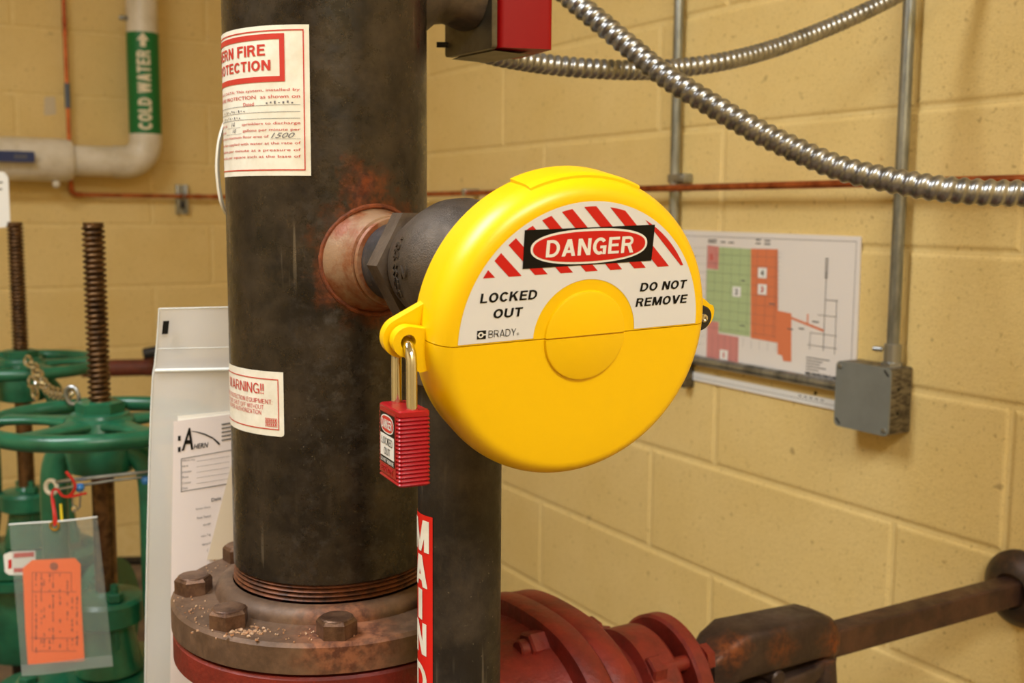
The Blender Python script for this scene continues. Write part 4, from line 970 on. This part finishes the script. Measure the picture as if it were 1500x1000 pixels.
# ------------------------------------------------------------------ green rising-stem gate valves
P1 = at(147, 612, 1.6); P2 = at(31, 530, 2.25)
def green_valve(P):
    gvl = thing('rising_stem_valve', P, 'green rising stem gate valve with handwheel beside the document pouch', 'valve', 'green gate valves')
    zz = lambda z: P + UP * z
    mb = MB(); n = 16; pitch = .0081; H_ = .305; m = int(H_ / pitch * 8); vs = []
    for i in range(m + 1):
        h = H_ * i / m
        for k in range(20):
            t = 2 * PI * k / 20; ph = (h / pitch - k / 20) % 1; w = .5 + .5 * math.cos(2 * PI * ph)
            r = .0118 + .0046 * min(1, w * 1.4)
            if h > H_ - .006: r = .0145
            vs.append(zz(-.014 + h) + np.array([math.cos(t), math.sin(t), 0]) * r)
    mb.add(vs, [(i * 20 + k, i * 20 + (k + 1) % 20, (i + 1) * 20 + (k + 1) % 20, (i + 1) * 20 + k) for i in range(m) for k in range(20)] + [tuple(range(m * 20, m * 20 + 20))])
    mb.build('threaded_stem', M['darkstem'], gvl, 60)
    MB().cyl(zz(-.42), zz(-.07), .0165, 24).build('stem', M['darkstem'], gvl)
    mb = MB(); mb.hexp(zz(.009), UP, .035, .017, .25, .1); mb.lathe(zz(.003), UP, [(.044, 0), (.042, .005), (.034, .007)], 32); mb.build('hub_nut', M['green'], gvl)
    whl = MB().tube([zz(-.006) + np.array([math.cos(t), math.sin(t), 0]) * .158 for t in np.linspace(0, 2 * PI, 72, endpoint=False)], .0122, 14, closed=True).build('handwheel', M['green'], gvl)
    MB().lathe(zz(-.02), UP, [(.05, 0), (.054, .006), (.05, .019), (.044, .0235)], 40).build('wheel_hub', M['green'], whl)
    for k in range(5):
        t = .55 + 2 * PI * k / 5; d = np.array([math.cos(t), math.sin(t), 0]); e = np.array([-d[1], d[0], 0]); vs = []; fs = []
        for i, (r, w, h, z) in enumerate(((.045, .026, .009, -.006), (.08, .017, .007, -.005), (.115, .015, .007, -.005), (.152, .027, .008, -.006))):
            vs += [zz(z) + d * r + e * x + UP * y for x, y in sup(w, h, 2.4, 16)]
            if i: fs += [((i - 1) * 16 + q, (i - 1) * 16 + (q + 1) % 16, i * 16 + (q + 1) % 16, i * 16 + q) for q in range(16)]
        MB().add(vs, fs).build('spoke', M['green'], whl, 60)
    MB().lathe(zz(-.082), UP, [(.036, 0), (.047, .004), (.05, .02), (.053, .045), (.05, .056), (.03, .06)], 40).build('yoke_hub', M['green'], gvl)
    xd = nrm((1, -.12, 0)); yd = np.cross(UP, xd)
    for s in (-1, 1):
        pts = spline([zz(-.05) + xd * s * .03, zz(-.048) + xd * s * .055, zz(-.075) + xd * s * .074, zz(-.13) + xd * s * .079, zz(-.25) + xd * s * .079, zz(-.33) + xd * s * .084, zz(-.385) + xd * s * .095], 5)
        MB().tube(pts, .021, 16, flat=.8, ref=xd).build('yoke_arm', M['green'], gvl, 60)
    mb = MB(); mb.lathe(zz(-.315), UP, [(.048, 0), (.055, .004), (.055, .034), (.05, .04), (.024, .044), (.02, .05)], 40); mb.build('gland', M['green'], gvl)
    for t in (-.9, -.9 + PI):
        q = zz(-.272) + np.array([math.cos(t), math.sin(t), 0]) * .036
        mb = MB(); mb.hexp(q, UP, .0135, .012, .3); mb.cyl(q - UP * .1, q + UP * .024, .006, 12); mb.build('gland_bolt', M['green'], gvl)
    MB().lathe(zz(-.40), UP, [(.03, 0), (.05, .01), (.04, .06), (.036, .088)], 32).build('stuffing_box', M['green'], gvl)
    MB().lathe(zz(-.455), UP, [(.13, 0), (.138, .004), (.138, .022), (.13, .026), (.138, .03), (.138, .05), (.13, .054), (.06, .06)], 56).build('bonnet_flange', M['green'], gvl)
    for k in range(8):
        t = .3 + k * PI / 4; q = zz(-.401) + np.array([math.cos(t), math.sin(t), 0]) * .116
        MB().hexp(q, UP, .014, .012, k).build('bonnet_bolt', M['green'], gvl)
    MB().lathe(zz(-.62), UP, [(.10, 0), (.115, .05), (.11, .12), (.1, .165)], 40).build('valve_body', M['green'], gvl)
    for s in (-1, 1):
        MB().lathe(zz(-.56) + xd * s * .08, xd * s, [(.085, 0), (.085, .07), (.14, .072), (.14, .095), (.085, .096)], 40).build('end_flange', M['green'], gvl)
    MB().cyl(np.array([P[0], P[1], 0]), zz(-.6), .045, 24).build('pipe_stand', M['blackstem'], gvl)
    return gvl
v1 = green_valve(P1)
v2 = copy_tree(v1); v2.location = tuple(P2); v2['label'] = 'second green rising stem gate valve standing nearer the yellow wall'

# chain draped between the handwheels
ch = thing('chain', at(75, 560, 1.85), 'short shiny steel chain draped between the two green handwheels', 'chain')
def link(c, d, up, L, W_, r, name='link', m='chrome'):
    d = nrm(d); e = nrm(np.cross(d, up)); pts = []
    for k in range(16):
        t = 2 * PI * k / 16; x = math.cos(t) * W_ + 0; y = math.sin(t) * W_ + math.copysign((L - W_), math.sin(t)) * min(1, abs(math.sin(t)) * 2)
        pts.append(c + e * x + d * y)
    MB().tube(pts, r, 8, closed=True).build(name, M[m], ch)
path = spline([at(38, 526, 2.1), at(52, 540, 2.05), at(62, 560, 1.97), at(74, 573, 1.88), at(92, 577, 1.76), at(104, 577, 1.68)], 5)
path, _ = resample(path, .026)
for i in range(len(path) - 1):
    d = path[i + 1] - path[i]; link((path[i] + path[i + 1]) / 2, d, UP if i % 2 else np.cross(nrm(d), UP) + UP * .4, .0165, .0085, .0028)
path, _ = resample(spline([at(43, 554, 2.02), at(50, 563, 2.0), at(54, 574, 1.98), at(51, 584, 1.97)], 5), .025)
for i in range(len(path) - 1):
    d = path[i + 1] - path[i]; link((path[i] + path[i + 1]) / 2, d, UP * .3 + np.array([1, 0, 0]) if i % 2 else np.array([0, 1., 0]), .0165, .0085, .0028)
link(at(106, 579, 1.63), np.array([.25, 0, -1.]), np.array([0, 1., .2]), .0135, .0095, .0032, 'end_link', 'zinc')

# seal cable, bead, tag wire and bag
YB = 1.47
ca = thing('seal_cable', at(80, 710, 1.5), 'grey twin seal cable with blue beads looped across the valve yoke', 'cable')
MB().tube([at(82, 706, 1.5), at(110, 702, 1.5), at(160, 697, 1.5), at(225, 690, 1.5)], .0028, 8).build('cable', M['emt'], ca)
MB().tube([at(82, 717, 1.5), at(110, 712, 1.5), at(160, 704, 1.5), at(225, 697, 1.5)], .002, 8).build('cable', M['emt'], ca)
MB().tube([at(75, 713, 1.5) + np.array([math.cos(t) * .0078, 0, math.sin(t) * .0095]) for t in np.linspace(0, 2 * PI, 24, endpoint=False)], .0032, 10, closed=True).build('loop_end', M['cream'], ca)
for x, y in ((117, 714), (213, 703)):
    MB().lathe(at(x, y, 1.492) - UP * .006, UP, [(0, 0), (.0045, .001), (.0065, .006), (.0045, .011), (0, .012)], 16).build('bead', M['bluebead'], ca)
lkx = thing('wire_seal', at(112, 745, 1.485), 'tiny bright metal seal hanging from the grey seal cable', 'seal')
MB().tube([at(107, 715, 1.485), at(106, 735, 1.485), at(108, 745, 1.485), at(112, 748, 1.485), at(117, 742, 1.485), at(118, 718, 1.485)], .0014, 8).build('wire', M['zinc'], lkx)
MB().lathe(at(109, 746, 1.483) - UP * .004, UP, [(0, 0), (.0035, .001), (.0045, .005), (.003, .009), (0, .01)], 14).build('slug', M['chrome'], lkx)
rw = thing('red_wire', at(80, 765, 1.462), 'twisted red wire holding the clear bag on the seal cable', 'wire')
MB().tube(spline([at(80, 770, 1.462), at(79, 750, 1.465), at(76, 728, 1.475), at(78, 718, 1.48), at(84, 717, 1.48), at(92, 726, 1.478), at(104, 727, 1.476), at(118, 724, 1.478), at(127, 722, 1.48)], 5), .0019, 8).build('tie', M['redwire'], rw)
MB().tube(spline([at(97, 691, 1.485), at(106, 702, 1.48), at(110, 712, 1.478), at(106, 722, 1.478), at(98, 728, 1.478)], 5), .0021, 8).build('loop', M['redwire'], rw)
MB().tube(spline([at(83, 768, 1.463), at(81, 750, 1.467), at(78, 730, 1.477)], 5), .0016, 8).build('tie', M['redwire'], rw)
tag(MB().tube([at(89, 738, 1.478), at(90, 752, 1.472), at(91, 764, 1.468)], .0019, 8).build('yellow_tie', M['yellowwire'], None), 'short yellow cable tie between the red wire and the metal seal', 'cable tie')

def sheet_grid(c00, c10, c11, c01, nu, nv, wave=None):
    c00, c10, c11, c01 = [np.array(q) for q in (c00, c10, c11, c01)]
    def fn(a, b):
        p = (c00 * (1 - a) + c10 * a) * (1 - b) + (c01 * (1 - a) + c11 * a) * b
        return p + (wave(a, b) if wave else 0)
    return MB().grid(fn, np.linspace(0, 1, nu), np.linspace(0, 1, nv)), fn
bag = thing('clear_bag', at(90, 985, YB), 'small clear plastic zip bag hanging from the green valve with a tag inside', 'bag')
wv = lambda a, b: np.array([0, -.004 * math.sin(PI * a) * (1 - .5 * b) + .0015 * math.sin(7 * a + 3 * b), 0])
mb, bfn = sheet_grid(at(13, 767, YB), at(142, 756, YB), at(166, 975, YB), at(32, 990, YB), 16, 16, wv); mb.build('front_film', M['film'], bag, 80)
mb, _ = sheet_grid(at(13, 767, YB + .008), at(142, 756, YB + .008), at(166, 975, YB + .008), at(32, 990, YB + .008), 8, 8); mb.build('back_film', M['film'], bag, 80)
mb = MB(); mb.grid(lambda a, b: bfn(a, b) + np.array([0, -.0006, 0]), np.linspace(0, 1, 12), [.925, .955, .985, 1.0]); mb.build('zip_seal', film('zip_film', .5, (176, 190, 190)), bag, 80)
mb = MB(); mb.tube([bfn(a, .005) for a in np.linspace(0, 1, 12)], .0011, 6); mb.build('top_edge', M['seal'], bag)
MB().tube([at(80, 770, YB - .006) + np.array([math.cos(t) * .0058, 0, math.sin(t) * .0058]) for t in np.linspace(0, 2 * PI, 20, endpoint=False)], .0018, 8, closed=True).build('grommet', M['brass'], bag)
ot = thing('orange_tag', at(80, 970, YB + .003), 'orange manila inspection tag inside the clear zip bag', 'tag')
ofn = lambda x, y, d: at(x, y, YB + .0045 - d)
poly = [(33, 832), (47, 820), (110, 817), (118, 826), (119, 880), (122, 935), (124, 968), (83, 970), (41, 973), (37, 920), (35, 870)]
MB().prism(poly, ofn, 0, .0006).build('card', M['orange'], ot, 0)
MB().lathe(at(79, 829, YB + .0035), (0, -1, 0), [(.0022, 0), (.0058, 0), (.0055, .0006), (.0022, .0006)], 20).build('eyelet', simple('eyelet_card', (160, 80, 50), .5), ot)
mb = MB(); rnd = random.Random(7)
for q in ((47, 838, 104, 838.7), (47, 866, 112, 866.7), (45, 934, 116, 934.7), (47, 953, 112, 953.7), (47, 838, 47.7, 953), (104, 838, 104.7, 866)): mb.add([ofn(q[0], q[1], .0009), ofn(q[2], q[1], .0009), ofn(q[2], q[3], .0009), ofn(q[0], q[3], .0009)], [(0, 1, 2, 3)])
for x in (52, 60, 64, 72, 77, 87, 98, 105, 112):
    y = 840
    while y < 950:
        h = rnd.uniform(2, 9)
        if rnd.random() < .68 and not (x > 100 and y < 868): mb.add([ofn(x, y, .0009), ofn(x + rnd.uniform(.8, 2.2), y + rnd.uniform(-1, 1), .0009), ofn(x + rnd.uniform(.8, 2), y + h, .0009), ofn(x + rnd.uniform(-.5, .5), y + h, .0009)], [(0, 1, 2, 3)])
        y += h + rnd.uniform(1, 4)
mb.build('print', M['tagprint'], ot, 0)
rt = thing('plate_label', at(10, 842, 1.56), 'small white and red plate label on the green valve behind the clear bag', 'label')
pfn3 = lambda x, y, d: at(x, y, 1.54 - d)
MB().prism(rounded([(5, 812), (15, 808), (52, 806), (52, 842), (14, 842), (7, 838)], 2), pfn3, -.002, 0).build('plate', M['white'], rt, 0)
mb = MB(); mb.prism([(12, 820), (17, 819), (17, 832), (12, 833)], pfn3, 0, .0004); mb.prism([(20, 810), (50, 808), (50, 815), (20, 817)], pfn3, 0, .0004); mb.prism([(20, 832), (50, 831), (50, 837), (20, 838)], pfn3, 0, .0004); mb.build('red_print', M['redink'], rt, 0)

# ------------------------------------------------------------------ document pouch and papers
YP = 1.079
po = thing('document_pouch', at(280, 1010, YP), 'milky plastic document pouch hanging behind the riser pipe', 'pouch')
ys = [452, 480, 510, 540, 548, 600, 680, 780, 880, 1000, 1040]; xl = [233, 231.5, 229, 226, 224, 221, 218.5, 216, 214, 212.5, 212]
def pouch(a, b, dy=0):
    y = 452 + (1040 - 452) * b; x0 = float(np.interp(y, ys, xl)); x = x0 + (452 - x0) * a
    y -= 5 * a * (1 - b) + (0)
    return at(x, y, YP + dy + .0016 * math.sin(9 * b + 2 * a) + .001 * math.sin(14 * a))
MB().grid(lambda a, b: pouch(a, b, 0), np.linspace(0, 1, 16), np.linspace(0, 1, 40)).build('front_film', M['pouch'], po, 80)
MB().grid(lambda a, b: pouch(a, b, .012), np.linspace(0, 1, 10), np.linspace(0, 1, 20)).build('back_film', M['pouch'], po, 80)
mb = MB(); bz = (543 - 452) / 588; mb.tube([pouch(a, bz, -.001) for a in np.linspace(.01, 1, 14)], .0019, 8); mb.build('zip_ridge', M['seal'], po)
mb = MB(); mb.tube([pouch(0, b) for b in np.linspace(0, 1, 44)], .0008, 6); mb.tube([pouch(a, 0) for a in np.linspace(0, 1, 14)], .0007, 6); mb.tube([pouch(a, .1) for a in np.linspace(0, 1, 14)], .0004, 6); mb.build('edge_weld', M['seal'], po)
pfl = lambda x, y, d: at(x, y, YP - .0035 - d)
MB().prism([(239, 470), (248, 469.5), (246, 489), (237, 489.5)], pfl, 0, .0004).build('black_mark', M['black'], po, 0)
YQ = YP + .006
pa = thing('report_sheet', at(300, 1020, YQ), 'printed report with a black letterhead inside the milky pouch', 'paper')
pf = lambda x, y, d: at(x, y, YP - .0038 - d)
MB().prism([(254, 617), (350, 605), (440, 594), (440, 1040), (249, 1040), (251, 800)], pf, -.0005, 0).build('sheet', M['paper'], pa, 0)
MB().prism([(260, 609), (350, 600), (440, 592), (440, 640), (261, 640)], pf, -.002, -.001).build('second_sheet', M['paperedge'], pa, 0)
zq = lambda X, Y_: (240 + X * .24, 600 + Y_ * .24)
def ptext(mb, s, X0, X1, yl, yr, h, bold=0, shear=0, d=.0004):
    v2, f2 = text2d(s, (0, 0, 1, 1), bold, shear)
    w = [zq(X0 + (X1 - X0) * x, (yl + (yr - yl) * x) - h * y) for x, y in v2]
    mb.add([pf(x, y, d) for x, y in w], f2)
mb = MB(); ptext(mb, 'A', 108, 180, 250, 243, 135, .02, .18); ptext(mb, 'HERN', 182, 272, 240, 228, 30, .02, .25)
pts = [(150, 128), (200, 132), (250, 145), (300, 168), (338, 200), (344, 213), (334, 214), (300, 178), (250, 154), (200, 138)]
mb.add([pf(*zq(*p), .0004) for p in pts], [tuple(range(10))])
for a, b in ((160, 190), (228, 258)): mb.add([pf(*zq(*p), .0004) for p in ((86, a), (102, a - 2), (102, b - 2), (86, b))], [(0, 1, 2, 3)])
mb.build('letterhead', M['black'], pa, 0)
mb = MB()
def bar(x0, y0, x1, y1, w): mb.add([pf(*zq(*p), .0004) for p in ((x0, y0), (x1, y1), (x1, y1 + w), (x0, y0 + w))], [(0, 1, 2, 3)])
bar(104, 298, 440, 238, 4); bar(104, 498, 440, 440, 4); bar(104, 298, 106, 502, 3); mb.add([pf(*zq(*p), .0004) for p in ((104, 298), (108, 298), (108, 502), (104, 502))], [(0, 1, 2, 3)])
for k in range(6):
    ptext(mb, ('Address City', 'Name', 'Location', 'Phone', 'Contact', 'Date')[k], 112, (190, 148, 168, 150, 165, 145)[k], 318 + 34 * k, 312 + 34 * k, 14)
    bar(200, 314 + 34 * k, 400, 282 + 34 * k, 1.6)
for s, x0, x1, y in (('Date', 290, 350, 562), ('System Check', 195, 285, 615), ('Panel Tested', 203, 285, 668), ('Gauge', 240, 285, 714), ('Valve Tag', 226, 285, 782), ('Notes #', 234, 285, 832), ('T', 262, 272, 874)): ptext(mb, s, x0, x1, y, y - 14, 22 if s == 'Date' else 15, .02 if s == 'Date' else 0)
for k in range(5): bar(352, 86 + k * 24, 420, 74 + k * 24, 9)
mb.build('print', M['grey_ink'], pa, 0)
p2 = thing('folded_sheet', at(330, 815, YP - .006), 'cream folded sheet with slanted edge leaning against the riser pipe', 'paper')
MB().prism([(341, 672), (430, 660), (430, 812), (303, 820)], lambda x, y, d: at(x, y, YP - .0060 - d), -.0008, 0).build('sheet', M['paper2'], p2, 0)

cd = thing('blank_card', at(330, 640, YP + .002), 'blank cream card with rounded corner inside the upper pouch', 'card')
MB().prism([(312, 640), (310, 590), (312, 574), (318, 563), (328, 557), (345, 553), (420, 549), (420, 640)], lambda x, y, d: at(x, y, YP + .004 - d), -.0006, 0).build('card_sheet', M['paper2'], cd, 0)

# white strap looped behind the riser
st = [at(345, 160, .985), at(331, 178, .975), at(322, 205, .965), at(318.5, 240, .962), at(320.5, 272, .962), at(326, 300, .965), at(338, 318, .98), at(350, 325, .99)]
tag(MB().tube(spline(st, 8), .0045, 12, flat=.45, ref=np.array([0, 1., 0])).build('plastic_strap', simple('clear_strap', (236, 232, 220), .15, 0, spec=.8), None, 60), 'glossy white plastic strap looping out from behind the riser pipe', 'strap')

# far pipes by the left wall
bp = thing('rusty_pipe', onL(.4, -.44, .3), 'rust red level pipe in front of the yellow wall behind the green handwheels', 'pipe')
a, b = at(150, 539, 3.0), at(420, 533, 3.25)
MB().cyl(at(120, 540, 2.97), b, .024, 24).build('tube', M['rustpipe'], bp)
MB().cyl(at(212, 536, 3.05), at(240, 535, 3.08), .029, 24, .003).build('coupling', M['rustpipe'], bp)
tag(MB().tube([at(212, 518, 3.0), at(232, 514, 3.0), at(270, 513, 3.0)], .016, 14).build('dark_hose', M['rubber'], None), 'short dark hose lying above the rust red pipe', 'hose')
k = MB(); k.cyl(at(150, 822, 2.9), at(330, 818, 3.2), .012, 16)
tag(k.build('black_pipe', M['rubber'], None), 'thin black level pipe low on the yellow wall behind the valve yoke', 'pipe')
rh = thing('valve_lever', at(42, 616, 2.35), 'small red valve handle glimpsed through the nearer handwheel', 'handle')
MB().prism(rounded([(22, 613), (58, 610), (60, 618), (40, 622), (24, 621)], 2), lambda x, y, d: at(x, y, 2.3 - d), -.03, 0).build('grip', M['redcover'], rh, 40)
